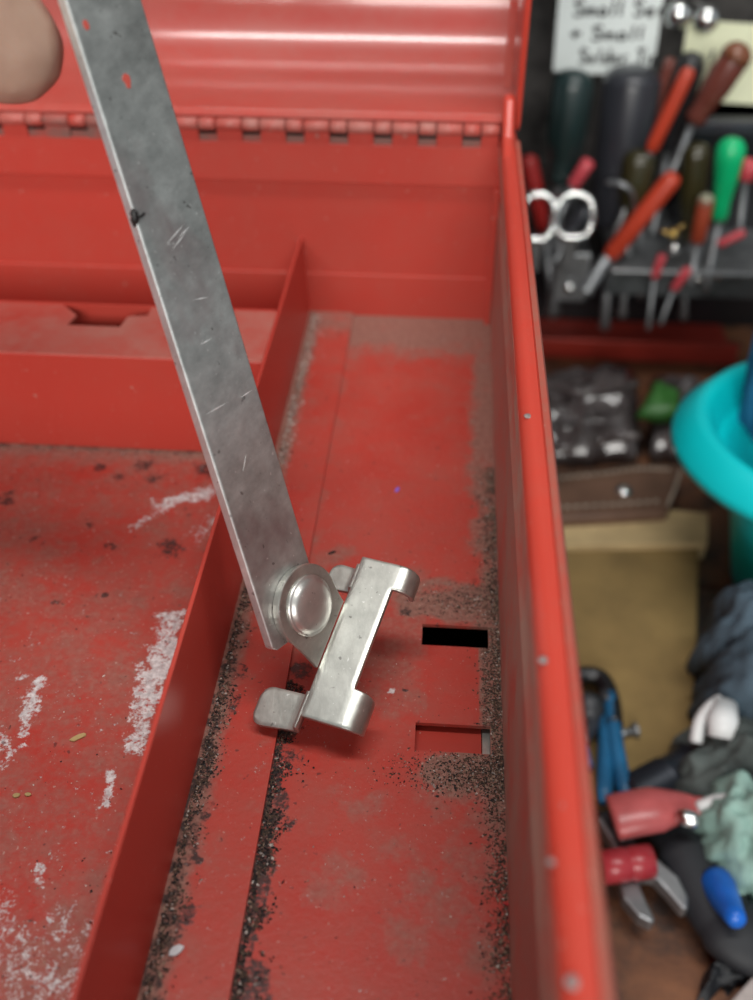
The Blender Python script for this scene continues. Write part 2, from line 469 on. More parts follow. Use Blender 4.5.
def wear_left(X, Y):
    n = VN(X * 300, Y * 300); n2 = VN2(X * 70, Y * 70)
    P = lambda x, y: onz(x, y, FZL)
    d = 0.30 + 0.75 * (n2 - 0.45)
    d = np.maximum(d, 0.85 * sst(Y, 0.252, 0.270))
    p = P(60, 1000); d = np.maximum(d, 0.55 * (1 - sst(np.hypot(X - p[0], Y - p[1]), 0.01, 0.035)))
    w = np.zeros_like(X)
    def streak(a, b, r, k=1.0):
        nonlocal w
        dd = seg_d(X, Y, P(*a), P(*b)) + (n - 0.5) * r * 1.5
        w = np.maximum(w, k * 0.76 * (1 - sst(dd, r * 0.15, r * 1.2)))
    streak((163, 504), (212, 491), 0.0042, 0.85); streak((130, 528), (168, 508), 0.0022, 0.55); streak((195, 540), (214, 520), 0.005, 0.45)
    streak((172, 622), (150, 690), 0.0055, 0.95); streak((150, 690), (138, 738), 0.0052, 0.8); streak((176, 618), (165, 660), 0.005, 0.9)
    streak((38, 680), (22, 735), 0.0030, 0.85); streak((18, 678), (30, 676), 0.0014, 0.8); streak((0, 735), (12, 752), 0.003, 0.8); streak((0, 765), (20, 745), 0.002, 0.7)
    streak((112, 772), (106, 805), 0.0015, 0.8); streak((40, 868), (38, 882), 0.0018, 0.9)
    streak((0, 965), (60, 985), 0.012, 0.52); streak((0, 895), (8, 925), 0.005, 0.55); streak((20, 940), (70, 925), 0.007, 0.42)
    b = np.zeros_like(X)
    def blot(c, r, k=0.55):
        nonlocal b
        p = P(*c); b = np.maximum(b, k * (1 - sst(np.hypot(X - p[0], Y - p[1]) + (n - 0.5) * r, r * 0.3, r)))
    for c, r in (((145, 465), 0.006), ((155, 478), 0.005), ((100, 468), 0.003), ((120, 476), 0.003), ((170, 548), 0.007), ((110, 545), 0.005), ((90, 525), 0.0022),
                 ((56, 602), 0.002), ((35, 540), 0.003), ((105, 595), 0.0015), ((42, 544), 0.002), ((5, 500), 0.006), ((205, 470), 0.007), ((185, 508), 0.002), ((152, 695), 0.0022), ((30, 920), 0.002)):
        blot(c, r)
    b = np.maximum(b, 0.50 * sst(Y, 0.262, 0.2695) * n * 1.4)
    return d, w, b
xs = seglist([-0.20, DX - 0.002], 0.0007)
grid_floor('floor_panel', xs, seglist([FY, 0.2697], 0.0007), FZL, [], wear_left, M['floor'], chest)
box('floor_panel', (LX, FY, FZL - 0.0015), (-0.20, BY, FZL), M['red_dusty'], chest)
box('floor_panel', (-0.20, 0.2697, FZL - 0.0015), (DX - 0.002, BY, FZL - 0.0003), M['red_dusty'], chest)

# --- strap dropping under the lower slot, seen through it
mesh_obj('slot_tongue', [(-0.0055, s2[0] - 0.006, -0.0030), (0.0150, s2[0] - 0.006, -0.0030), (0.0150, s2[1] + 0.012, -0.0040), (-0.0055, s2[1] + 0.012, -0.0040)], [(0, 1, 2, 3)], M['red'], chest)
solid(bpy.data.objects[-1] if False else [o for o in chest.children if o.name.startswith('slot_tongue')][0], 0.001)
box('slot_clip', (0.0152, s2[0] - 0.004, -0.0046), (0.0178, s2[1] + 0.010, -0.0030), M['plate'], chest)
box('slot_void_sheet', (LX + 0.004, FY + 0.004, -0.050), (WX + 0.002, BY - 0.004, -0.048), M['dark'], chest)  # near-black sheet paints the dark void seen through the slots

# --- divider with its foot flange
fl_x = -0.035
div = prism('divider', [(DX - 0.0005, FY, FZL), (DX - 0.0005, BY, FZL), (-0.0545, BY, 0.0328), (-0.0545, FY, 0.0328)], (-0.0011, 0, 0), M['red'], chest, 0.0003)
def wear_flange(X, Y):
    n = VN(X * 300 + 7, Y * 300); n2 = VN2(X * 120 + 3, Y * 120)
    d = 0.95 * (1 - sst(X - DX, 0.001, 0.0065)) + 0.2 * n2
    d = np.maximum(d, 0.7 * sst(Y, 0.335, 0.35))
    b = 0.60 * (1 - sst(X - DX - 0.0015 - 0.004 * sst(n2, 0.45, 0.7), 0.0004, 0.0022)) * sst(n, 0.40, 0.55) * (1 - sst(Y, 0.17, 0.20))
    for c, r in (((206, 745), 0.0035), ((215, 730), 0.002), ((185, 915), 0.005), ((210, 775), 0.0025), ((233, 660), 0.0018), ((205, 815), 0.002)):
        p = onz(c[0], c[1], 0.001); b = np.maximum(b, 0.62 * (1 - sst(np.hypot(X - p[0], Y - p[1]) + (n - 0.5) * r, r * 0.2, r * 1.15)))
    w = np.zeros_like(X)
    return d, w, b
grid_floor('divider_foot', seglist([DX - 0.001, fl_x], 0.0006), seglist([FY, BY], 0.0006), 0.0012, [], wear_flange, M['floor'], chest, 0.0012)

# --- back ledge of the left compartment
LY0, LY1, LH = 0.2695, 0.3017, 0.0328
p = lambda x, y: tuple(onz(x, y, LH))
nl = onz(64, 304, LH)[0]; nr = onz(149, 313, LH)[0]; il = onz(77, 314, LH); ir = onz(128, 316, LH); ib = onz(75, 325, LH)[1]
prism('ledge_top', [(LX, LY0, LH), (-0.0556, LY0, LH), (-0.0556, LY1, LH), (nr, LY1, LH), (nr, LY1 - 0.0055, LH), (ir[0], LY1 - 0.0068, LH), (onz(120, 327, LH)[0], ib, LH), (il[0] - 0.0012, ib, LH),
                    (il[0], LY1 - 0.0068, LH), (nl, LY1 - 0.0002, LH), (nl, LY1, LH), (LX, LY1, LH)], (0, 0, -0.0011), M['red_ledge'], chest, 0.0002)
box('ledge_front', (LX, LY0 - 0.0002, FZL), (-0.0558, LY0 + 0.0010, LH - 0.0003), M['red'], chest, 0.0003)
box('ledge_rear', (LX, LY1, FZL), (-0.0558, LY1 + 0.001, LH + 0.0002), M['red'], chest)

# --- back wall: lower skirt, main panel, hinge strip
box('back_lower_panel', (LX, BY - 0.0006, FZL), (WX, BY + 0.001, 0.0181), M['red_wall'], chest, 0.0003)
box('back_panel', (LX, BY, 0.0176), (WX, BY + 0.0012, 0.0700), M['red_wall'], chest)
hinge = box('hinge_strip', (LX, BY - 0.0016, 0.0553), (WX - 0.0005, BY - 0.0002, 0.0700), M['red_wall'], chest, 0.0004)
box('corner_post', (WX - 0.0028, BY - 0.0048, 0.0), (WX - 0.0006, BY - 0.0010, 0.0553), M['red_wall'], chest, 0.0003)

# hinge: knuckles alternate between the strip (wide) and the lid (narrow)
def kx(px): return ony(px, 125, BY)[0]
pitch = (kx(472.5) - kx(295)) / 4.0
lw = pitch * 0.40
xL = kx(472.5)
HC = (BY - 0.0008, 0.0758)
def knuckle(x0, x1, mat, parent, r=0.0022):
    return lathe('hinge_knuckle', (x0, HC[0], HC[1]), (x1, HC[0], HC[1]), [(0, r * 0.8), (0.03, r), (0.97, r), (1, r * 0.8)], mat, parent, 14)
k = 0
while xL - k * pitch > LX + 0.02:
    c = xL - k * pitch
    a, b = c + lw / 2, c + pitch - lw / 2
    b = min(b, WX - 0.002)
    dirty = kx(30) < c < kx(100)
    # wide leaf tongue + knuckle belonging to the strip
    box('hinge_leaf', (a + 0.0002, BY - 0.0016, 0.0695), (b - 0.0002, BY - 0.0002, 0.0762), M['hinge_dirty'] if dirty else M['red_wall'], hinge, 0.0002)
    knuckle(a + 0.0002, b - 0.0002, M['hinge_dirty'] if dirty else M['hinge'], hinge)
    knuckle(c - lw / 2 + 0.0002, c + lw / 2 - 0.0002, M['hinge'], hinge, 0.00225)
    box('hinge_notch', (c - lw / 2, BY - 0.0009, 0.0688), (c + lw / 2, BY - 0.0004, 0.0722), M['hinge_dirty'], hinge)
    k += 1
for px, py in ((317, 136), (405, 136), (57, 124)):
    q = ony(px, py, BY - 0.0016)
    lathe('rivet', q, q + np.array([0, -0.0006, 0]), [(0, 0.0009), (0.6, 0.0008), (1, 0.0003)], M['hinge'], hinge, 10)

# --- right wall and its rolled rim (X,Z profile)
prof = [(WX, 0.0), (WX, 0.0455), (WX - 0.0003, 0.0462), (WX - 0.0003, 0.0470), (WX, 0.0477), (WX, 0.0640), (WX - 0.0014, 0.0655), (WX - 0.0014, 0.0715)]
for i in range(9):
    a = math.pi - math.pi / 2 * i / 8
    prof.append((WX + 0.0014 + 0.0028 * math.cos(a), 0.0722 + 0.0028 * math.sin(a)))
prof += [(WX + 0.0024, 0.0750), (WX + 0.0026, 0.0742), (WX + 0.0030, 0.0742), (WX + 0.0032, 0.0748)]
wallr = extrude_y('side_wall', prof[:8], FY, BY + 0.004, M['red_side'], chest, 0.0009)
rim = extrude_y('rim', prof[5:], FY, BY + 0.002, M['red_rim'], chest, 0.0008)
# outer dusty guard strip
gp = [(WX + 0.0032, 0.0748), (WX + 0.0042, 0.0752), (WX + 0.0046, 0.0742), (WX + 0.0046, 0.0400)]
extrude_y('guard_strip', gp, FY, ony(516, 141, 0.35)[1] + 0.002, M['red_dusty'], chest, 0.0008)
# raised tongue at the rear end of the rim
prism('rim_end', [(WX - 0.0016, BY - 0.030, 0.0735), (WX - 0.0016, BY - 0.012, 0.0775), (WX - 0.0016, BY - 0.002, 0.0868), (WX - 0.0016, BY + 0.002, 0.0880), (WX - 0.0016, BY + 0.0045, 0.0868), (WX - 0.0016, BY + 0.005, 0.060), (WX - 0.0016, BY - 0.030, 0.060)],
      (0.0040, 0, 0), M['red_rim'], chest, 0.0014)
for px, py, r in ((528, 416, 0.0012), (543, 660, 0.0011), (567, 806, 0.0010), (573, 982, 0.0013), (551, 862, 0.0008)):
    q = onz(px, py, 0.0751)
    lathe('paint_chip', q, q + np.array([0, 0, 0.00012]), [(0, r * 0.8), (0.7, r * 0.75), (1, r * 0.5)], M['chip_bare'], chest, 9)

# --- outer case below
box('side_panel', (WX + 0.0010, FY, bench_z), (WX + 0.0036, BY + 0.003, 0.070), M['red'], chest)
box('side_panel', (LX - 0.003, FY, bench_z), (LX, BY + 0.003, 0.0750), M['red'], chest)
box('rear_panel', (LX, BY + 0.0014, bench_z), (WX + 0.001, BY + 0.003, 0.066), M['red'], chest)
box('front_panel', (LX, FY - 0.003, bench_z), (WX + 0.0036, FY, 0.0745), M['red'], chest)
box('bottom_panel', (LX, FY, bench_z), (WX + 0.001, BY + 0.0012, bench_z + 0.002), M['red'], chest)

# --- lid, thrown back: rear strip runs backwards, bends, top stands up
lx1 = 0.0236
R_ = 0.030
lp = [(BY + 0.0020, 0.0775), (BY + 0.004, 0.0788), (BY + 0.006, 0.0792), (BY + 0.042, 0.0800)]
cyc, czc = BY + 0.042, 0.0800 + R_
for i in range(1, 25):
    a = -math.pi / 2 + math.radians(80) * i / 24
    lp.append((cyc + R_ * math.cos(a), czc + R_ * math.sin(a)))
e = lp[-1]; lp.append((e[0] + 0.26 * math.sin(math.radians(10)), e[1] + 0.26 * math.cos(math.radians(10))))
lid = extrude_x('lid', lp[::-1], LX - 0.004, lx1, M['red_lid'], chest, 0.0011)
# side skirt of the lid with rounded lower corner
ex = ony(529, 0, BY)[0]
sk = [(BY + 0.0035, 0.0755), (BY + 0.001, 0.0765), (BY - 0.0005, 0.0790), (BY - 0.0005, 0.30)]
outline = [(BY + 0.006, 0.0745)] + sk + [(BY + 0.12, 0.345)] + [(q[0] + 0.001, q[1] - 0.001) for q in lp[::-1][1:]]
prism('lid_skirt', [(lx1, q[0], q[1]) for q in outline], (0.0012, 0, 0), M['red_lid'], chest, 0.0004)
prism('lid_skirt', [(LX - 0.0052, q[0], q[1]) for q in outline], (0.0012, 0, 0), M['red_lid'], chest, 0.0004)
# rolled front edge of the skirt and the inner stiffener
tube('skirt_bead', [(lx1 + 0.0008, BY + 0.003, 0.0757), (lx1 + 0.0008, BY + 0.0008, 0.0767), (lx1 + 0.0008, BY - 0.0004, 0.0790), (lx1 + 0.0008, BY - 0.0004, 0.30)], 0.0011, M['red_rim'], chest, 8)
box('lid_stiffener', (lx1 - 0.0036, BY + 0.030, 0.0808), (lx1 - 0.0004, BY + 0.0312, 0.1120), M['red_lid'], chest, 0.0006)

# ================================================================== LOOSE GRIT (uncountable)
def grit(name, pts, sizes, cols, mats, label, parent=None):
    oct_v = np.array([(1, 0, 0), (-1, 0, 0), (0, 1, 0), (0, -1, 0), (0, 0, 1), (0, 0, -1)], float)
    oct_f = np.array([(0, 2, 4), (2, 1, 4), (1, 3, 4), (3, 0, 4), (2, 0, 5), (1, 2, 5), (3, 1, 5), (0, 3, 5)])
    n = len(pts)
    V = np.empty((n, 6, 3)); 
    for i in range(n):
        s = sizes[i] * np.array([RNG.uniform(0.5, 1.7), RNG.uniform(0.5, 1.0), RNG.uniform(0.35, 0.7)])
        a = RNG.uniform(0, 6.28); c, s_ = math.cos(a), math.sin(a)
        q = oct_v * s * RNG.uniform(0.7, 1.2, (6, 1))
        V[i] = np.stack([q[:, 0] * c - q[:, 1] * s_, q[:, 0] * s_ + q[:, 1] * c, q[:, 2] + s[2] * 0.5], 1) + pts[i]
    F = (oct_f[None] + (np.arange(n) * 6)[:, None, None]).reshape(-1, 3)
    me = bpy.data.meshes.new(name); me.from_pydata(V.reshape(-1, 3).tolist(), [], F.tolist()); me.update()
    for m in mats: me.materials.append(m)
    me.polygons.foreach_set('material_index', np.repeat(np.asarray(cols, np.int32), 8))
    o = bpy.data.objects.new(name, me); COL.objects.link(o)
    return tag(o, label, 'dirt', None, 'stuff')
GM = [simple('grit_brown', (0.085, 0.052, 0.034), 0.8), simple('grit_black', (0.012, 0.009, 0.009), 0.6), simple('grit_tan', (0.30, 0.21, 0.15), 0.8), simple('grit_pale', (0.62, 0.56, 0.50), 0.7), simple('grit_grey', (0.33, 0.29, 0.26), 0.8)]
def in_holes(x, y):
    return any(h[0] - 0.0002 < x < h[1] + 0.0002 and h[2] - 0.0002 < y < h[3] + 0.0002 for h in (hole_a, hole_b))
def scatter(n, fx, z, smin, smax, probs, dens=None):
    P = []; S = []; Cc = []
    t = 0
    while len(P) < n and t < n * 30:
        t += 1
        x, y = fx()
        if in_holes(x, y): continue
        if dens is not None and random.random() > dens(x, y): continue
        P.append((x, y, z)); S.append(smin + (smax - smin) * random.random() ** 2.5); Cc.append(int(np.searchsorted(np.cumsum(probs), random.random())))
    return P, S, [min(c, 4) for c in Cc]
def merge(*a):
    return sum((q[0] for q in a), []), sum((q[1] for q in a), []), sum((q[2] for q in a), [])
def vn(x, y): return float(VN(np.array([x]), np.array([y]), 3)[0])
U = random.uniform
pr = (0.58, 0.22, 0.13, 0.015, 0.055)
side = scatter(11500, lambda: (WX - abs(random.gauss(0, 0.0027)), U(0.088, 0.262)), 0.0, 0.00008, 0.00038, pr, lambda x, y: 0.3 + 0.7 * float(sst(np.array(vn(x * 300, y * 300)), 0.3, 0.5)))
pa, pb = onz(412, 600, 0), onz(500, 602, 0)
top_ = scatter(2300, lambda: (WX - 0.0005 - abs(random.gauss(0, 0.012)), random.gauss((pa[1] + pb[1]) / 2, 0.0036)), 0.0, 0.00007, 0.00032, pr)
pa2, pb2 = onz(432, 772, 0), onz(500, 776, 0)
low_ = scatter(3000, lambda: (WX - 0.0005 - abs(random.gauss(0, 0.011)), random.gauss((pa2[1] + pb2[1]) / 2, 0.0034)), 0.0, 0.00008, 0.00038, (0.42, 0.36, 0.14, 0.02, 0.06))
slot_side = scatter(1900, lambda: (U(0.0150, WX), U(s2[0], s1[1])), 0.0, 0.00008, 0.00036, pr)
grit('grit', *merge(side, top_, low_, slot_side), GM, 'brown gritty sawdust along the right wall and around the two slots')
seam = scatter(4200, lambda: (-0.0348 + abs(random.gauss(0, 0.0026)), U(0.070, 0.168)), 0.0, 0.00010, 0.00050, (0.30, 0.62, 0.04, 0.01, 0.03),
               lambda x, y: 1.0 if x < -0.0335 else float(sst(np.array(vn(x * 220 + 9, y * 220)), 0.48, 0.58)))
grit('grit', *seam, GM, 'black flaky dirt caught along the floor seam below the latch bracket')
foot = scatter(4600, lambda: (DX + abs(random.gauss(0, 0.0024)), U(0.075, 0.255)), 0.0012, 0.00009, 0.00045, (0.42, 0.42, 0.10, 0.02, 0.04),
               lambda x, y: (1.0 if x < DX + 0.0016 else float(sst(np.array(vn(x * 260 + 3, y * 260)), 0.46, 0.56))) * (0.35 + 0.65 * (y < 0.2)))
grit('grit', *foot, GM, 'dark brown dirt piled along the foot of the divider near the camera')
rear = scatter(1500, lambda: (DX + 0.0008 + abs(random.gauss(0, 0.0019)), U(0.255, 0.357)), 0.0012, 0.00015, 0.0006, (0.18, 0.05, 0.22, 0.22, 0.33))
grit('grit', *rear, GM, 'pale grey crumbs along the divider foot towards the back wall')
sp_ = scatter(900, lambda: (U(-0.0345, WX), U(0.06, 0.33)), 0.0, 0.00008, 0.00028, (0.25, 0.2, 0.25, 0.2, 0.1))
grit('grit', *sp_, GM, 'fine pale and dark specks scattered over the right floor panel')
lf = scatter(1500, lambda: (U(-0.17, DX - 0.003), U(0.06, 0.2685)), FZL, 0.00008, 0.00038, (0.22, 0.38, 0.1, 0.25, 0.05), lambda x, y: 0.35 + 0.65 * float(y > 0.25 or y < 0.12))
le = scatter(700, lambda: (U(-0.17, DX - 0.003), 0.2693 - abs(random.gauss(0, 0.0016))), FZL, 0.0001, 0.0004, (0.4, 0.35, 0.15, 0.02, 0.08))
grit('grit', *merge(lf, le), GM, 'black and white specks scattered over the left compartment floor')
# single bits one can pick out
def flake(name, px, py, z, r, mat, label, cat, n=7, asp=0.7, th=0.0005, rot=0.0):
    c = onz(px, py, z); pts = []
    for i in range(n):
        a = 2 * math.pi * i / n; rr = r * random.uniform(0.8, 1.15)
        x, y = rr * math.cos(a), rr * asp * math.sin(a)
        pts.append((c[0] + x * math.cos(rot) - y * math.sin(rot), c[1] + x * math.sin(rot) + y * math.cos(rot), z))
    return tag(prism(name, pts, (0, 0, th), mat, None, 0.00012, bseg=1), label, cat)
M['chip_white'] = simple('chip_white', (0.62, 0.64, 0.66), 0.5)
M['chip_violet'] = simple('chip_violet', (0.25, 0.13, 0.62), 0.5)
M['chip_red'] = simple('chip_red', (0.5, 0.03, 0.03), 0.4)
M['chip_tan'] = simple('chip_tan', (0.45, 0.33, 0.14), 0.7)
flake('paint_flake', 176, 951, 0.0013, 0.0016, M['chip_white'], 'small pale grey paint flake beside the foot of the divider', 'paint flake', rot=0.5)
flake('paint_flake', 397, 490, 0.0, 0.0015, M['chip_violet'], 'tiny violet paint flake on the right floor panel', 'paint flake', asp=0.45, rot=1.3, th=0.0003)
flake('paint_flake', 512, 906, 0.0, 0.0022, M['chip_red'], 'thin red paint flake lying in the grit by the right wall', 'paint flake', asp=0.18, rot=-0.2)
flake('debris_chip', 78, 738, FZL, 0.0022, M['chip_tan'], 'little tan husk on the left floor beside white paint', 'debris', asp=0.35, rot=0.6, n=9)
flake('debris_chip', 332, 553, 0.0, 0.0014, GM[1], 'small black sliver on the floor beside the bar end', 'debris', asp=0.3, rot=0.5)
flake('paint_flake', 17, 796, FZL, 0.0010, M['chip_tan'], 'leftmost of two tiny cream crumbs on the left floor', 'paint flake')
flake('paint_flake', 28, 795, FZL, 0.0009, M['chip_tan'], 'rightmost of two tiny cream crumbs on the left floor', 'paint flake')

# ================================================================== LATCH: bar, rivet, bracket
rv = ray(309.5, 605.5)
P1 = CAM_LOC + rv * ((0.030 - 0.2) / rv[2])
NE = RM @ nrm([0.76, 0.0, 0.65])               # normal of ear and bar
F1 = onplane(344.3, 601.3, P1, NE); F2 = onplane(317.8, 668.3, P1, NE)
L_ = nrm(F2 - F1)
EV = np.cross(NE, L_)
pref = RM @ np.array([-0.25, 0.45, 0.86])
NS = nrm(pref - L_ * (pref @ L_))
S_ = np.cross(L_, NS)
if S_ @ RM[:, 0] < 0: S_ = -S_
latch = thing('latch_lever', P1, 'flat grey zinc-plated bar with a riveted bright steel latch bracket held over the slots', 'latch')
def E(px, py, off=0.0): return onplane(px, py, P1, NE) + NE * off
TH = 0.0012
# bar (its face lies behind ear and washer)
off = -0.0026
bd = nrm((E(142, 0) - E(310, 560)) * 0.5 + (E(64, 0) - E(270, 648)) * 0.5)
bw = np.cross(NE, bd)
if bw @ RM[:, 0] < 0: bw = -bw
on_bar_pt = lambda x, y: onplane(x, y, P1 + NE * off, NE)
mid0 = (onplane(66, 0, P1 + NE * off, NE) + onplane(142, 0, P1 + NE * off, NE)) / 2
W2 = abs((E(142, 0) - E(65, 0)) @ bw) / 2
c0 = P1 + NE * off; c0 = mid0 + bd * ((on_bar_pt(280, 649) - mid0) @ bd)
c1 = mid0 + bd * 0.055
pts = [c0 - bw * (W2 - 0.0012), c0 + bw * (W2 - 0.003), c0 + bw * W2 + bd * 0.003, c1 + bw * W2, c1 - bw * W2, c0 - bw * W2 + bd * 0.0012]
TB = 0.0028
bar = prism('bar', pts, -NE * TB, M['bar'], latch, 0.0004)
bar.data.materials.append(M['bar_edge_lit'])
for f in bar.data.polygons:
    if abs(np.array(f.normal) @ NE) < 0.5: f.material_index = 1
M['tar'] = simple('tar_spot', (0.01, 0.009, 0.009), 0.5)
M['chipred'] = simple('red_fleck', (0.5, 0.08, 0.06), 0.5)
def on_bar(px, py): return onplane(px, py, P1 + NE * off, NE)
q = on_bar(127, 81)
prism('red_fleck', [q + bw * 0.0011 * math.cos(a) * (0.8 + 0.3 * math.sin(3 * a)) + bd * 0.0015 * math.sin(a) for a in np.linspace(0, 6.28, 10)[:-1]], NE * 0.00012, M['chipred'], bar)
q = on_bar(86, 25)
prism('red_fleck', [q + bw * 0.0007 * math.cos(a) + bd * 0.001 * math.sin(a) for a in np.linspace(0, 6.28, 8)[:-1]], NE * 0.0001, M['chipred'], bar)
q = c0 + bd * ((on_bar(125, 222) - c0) @ bd) - bw * W2
tube('tar_spot', spline([q + bd * 0.0020, q - bw * 0.0003 + bd * 0.0005 + NE * 0.0002, q - bd * 0.0012 - NE * 0.0012], 4), [0.0004, 0.0006, 0.0009, 0.0008, 0.0007, 0.0009, 0.0008, 0.0005, 0.0003], M['tar'], bar, 8)
tube('tar_spot', spline([q + bd * 0.0004, q + bw * 0.0012 + bd * 0.0003 + NE * 0.0001, q + bw * 0.0026 + bd * 0.0008], 4), [0.0003] * 8 + [0.0002], M['tar'], bar, 6)
M['scratch'] = simple('bright_scratch', (0.92, 0.92, 0.90), 0.35, 0.6, 0.1)
for a, b in (((193, 300), (209, 297)), ((166, 245), (184, 224)), ((172, 250), (186, 232)), ((178, 238), (190, 226)), ((205, 415), (228, 402)), ((240, 398), (252, 390)), ((246, 455), (243, 472)), ((200, 345), (212, 338))):
    A, B = on_bar(*a), on_bar(*b); dd = nrm(B - A); pp = np.cross(NE, dd) * 0.00014
    prism('scratch', [A, (A + B) / 2 - pp, B, (A + B) / 2 + pp], NE * 0.00003, M['scratch'], bar)
# spacer washer between bar and ear, ear plate, rivet
RC = P1
def ring(name, o0, o1, r, mat, bev=0.0003):
    pts = [RC + L_ * r * math.cos(a) + EV * r * math.sin(a) + NE * o0 for a in np.linspace(0, 2 * math.pi, 41)[:-1]]
    o = prism(name, pts, NE * (o1 - o0), mat, latch, bev)
    return o
ring('spacer_washer', off, -TH, 0.0097, M['plate'])
# ear outline in (a along fold, b away from fold) around rivet
def ab(px, py):
    v = E(px, py) - P1; return np.array([v @ L_, v @ EV])
f1 = np.array([(F1 - P1) @ L_, (F1 - P1) @ EV]); f2 = np.array([(F2 - P1) @ L_, (F2 - P1) @ EV])
re_ = 0.0100
bsign = np.sign(f1[1])
ear = [f1 + np.array([-0.0005, 0]), f2]
# tangent arc around the rivet, on the side away from the fold
arc = []
def tang(f):
    return math.atan2(f[0], bsign * f[1]), math.acos(min(0.999, re_ / np.linalg.norm(f)))
t2a, t2b = tang(f2); t1a, t1b = tang(f1)
for t in np.linspace(t2a + t2b, 2 * math.pi + t1a - t1b, 40):
    arc.append(np.array([re_ * math.sin(t), bsign * re_ * math.cos(t)]))
def fillet(a, b, k=0.08, n=5):
    m = (a + b) / 2 * (1 - k * 0.6)
    return [(1 - t) ** 2 * a + 2 * t * (1 - t) * m + t * t * b for t in np.linspace(0, 1, n + 2)[1:-1]]
out2 = [f1, f2] + fillet(f2, arc[0]) + arc + fillet(arc[-1], f1)
prism('bracket_ear', [P1 + L_ * q[0] + EV * q[1] for q in out2], -NE * TH, M['plate'], latch, 0.0003)
# rivet: flat collar and shallow dome
lathe('rivet', P1 - NE * 0.0002, P1 + NE * 0.0026, [(0, 0.0074), (0.22, 0.0074), (0.32, 0.0070), (0.34, 0.0067), (0.50, 0.0065), (0.72, 0.0055), (0.88, 0.0038), (0.96, 0.0021), (1, 0.0004)], M['rivet'], latch, 40)
lathe('rivet', P1 - NE * 0.0052, P1 - NE * 0.0082, [(0, 0.0062), (0.5, 0.0058), (0.85, 0.0035), (1, 0.0005)], M['rivet'], latch, 24)
# strip + heads: built as a cross-section (s, n) swept over l with different reach per station
SW = 0.0106
def curl(s0, ext):
    """right-hand tab rolling down; ext 0..1"""
    out = []
    r = 0.0044
    for i in range(1, 9):
        a = math.radians(105) * i / 8
        out.append((s0 + r * math.sin(a) * 1.0, -r * (1 - math.cos(a))))
    e = out[-1]; out.append((e[0] - 0.0006, e[1] - 0.0022 * ext))
    return out
def strip_grid(name, l0, l1, prof, nl, mat, round_fn=None):
    v = []; ls = np.linspace(l0, l1, nl)
    k = len(prof)
    for l in ls:
        for (s, n) in prof:
            v.append(F1 + L_ * l + S_ * s + NS * n)
    f = [(i * k + j, i * k + j + 1, (i + 1) * k + j + 1, (i + 1) * k + j) for i in range(nl - 1) for j in range(k - 1)]
    return v, f, k
def bracket_body():
    # one sheet: rows along l, columns along s; columns present only where the outline reaches
    ls = list(np.linspace(-0.0128, -0.0052, 10)) + list(np.linspace(-0.0048, 0.0196, 16)) + list(np.linspace(0.0202, 0.0300, 11))
    base = [(s, 0.0) for s in np.linspace(0, SW, 8)]
    right = curl(SW, 1.0)
    cols = base + right
    v = []; idx = {}; f = []
    def reach(l):
        # how far (in column count) the sheet goes to the right at l
        if l < -0.0054: return len(cols) - 1
        if l < 0.0200: return 7
        return len(cols) - 1
    for i, l in enumerate(ls):
        for j, (s, n) in enumerate(cols):
            # round the head corners: outer rows pull in at the tab ends
            ll = l
            if j > 7:
                t = (j - 7) / (len(cols) - 8)
                mid = -0.0090 if l < 0 else 0.0252
                ll = mid + (l - mid) * (1 - 0.22 * t * t) + (0.0 if l < 0 else 0.0)
            idx[i, j] = len(v); v.append(F1 + L_ * ll + S_ * s + NS * n)
    for i in range(len(ls) - 1):
        r = min(reach(ls[i]), reach(ls[i + 1]))
        for j in range(min(r, len(cols) - 1)):
            f.append((idx[i, j], idx[i, j + 1], idx[i + 1, j + 1], idx[i + 1, j]))
    used = sorted({q for p in f for q in p}); mp = {q: i for i, q in enumerate(used)}
    v = [v[q] for q in used]; f = [tuple(mp[q] for q in p) for p in f]
    o = mesh_obj('bracket_strip', v, f, M['plate'], latch, True)
    bm = bmesh.new(); bm.from_mesh(o.data)
    nn = Vector(NS)
    s = sum((fc.normal.dot(nn) * fc.calc_area() for fc in bm.faces))
    if s < 0: bmesh.ops.reverse_faces(bm, faces=bm.faces)
    bm.to_mesh(o.data); bm.free()
    solid(o, 0.0014, -1); bevel(o, 0.0003, 2, 50)
    return o
bracket_body()
# left-hand tabs: step down from the strip, then lie flat with rounded corners
def left_tab(l0, l1, length, drop, name='bracket_tab', skew=0.0):
    rows = [(0.0002, 0.0), (-0.0006, -0.0002), (-0.0011, -drop * 0.5), (-0.0016, -drop + 0.0002), (-0.0024, -drop)]
    rows += [(-0.0024 - (length - 0.0024) * t, -drop) for t in np.linspace(0.15, 1, 14)]
    v = []; f = []; nl = 9
    mid = (l0 + l1) / 2; hw = (l1 - l0) / 2
    for (s, n) in rows:
        t = max(0.0, (-s - 0.0024) / (length - 0.0024))
        w = hw * (1.0 + 0.10 * t)
        rc = 0.0030; de = (1 - t) * (length - 0.0024)
        if de < rc: w -= rc - math.sqrt(max(0, rc * rc - (rc - de) ** 2))
        for i in range(nl):
            v.append(F1 + L_ * (mid + skew * t + w * (2 * i / (nl - 1) - 1)) + S_ * s + NS * n)
    for a in range(len(rows) - 1):
        for i in range(nl - 1):
            f.append((a * nl + i, a * nl + i + 1, (a + 1) * nl + i + 1, (a + 1) * nl + i))
    o = mesh_obj(name, v, f, M['plate'], latch, True)
    bm = bmesh.new(); bm.from_mesh(o.data)
    if sum((fc.normal.dot(Vector(NS)) * fc.calc_area() for fc in bm.faces)) < 0: bmesh.ops.reverse_faces(bm, faces=bm.faces)
    bm.to_mesh(o.data); bm.free()
    solid(o, 0.0014, -1); bevel(o, 0.0003, 2, 50)
    return o
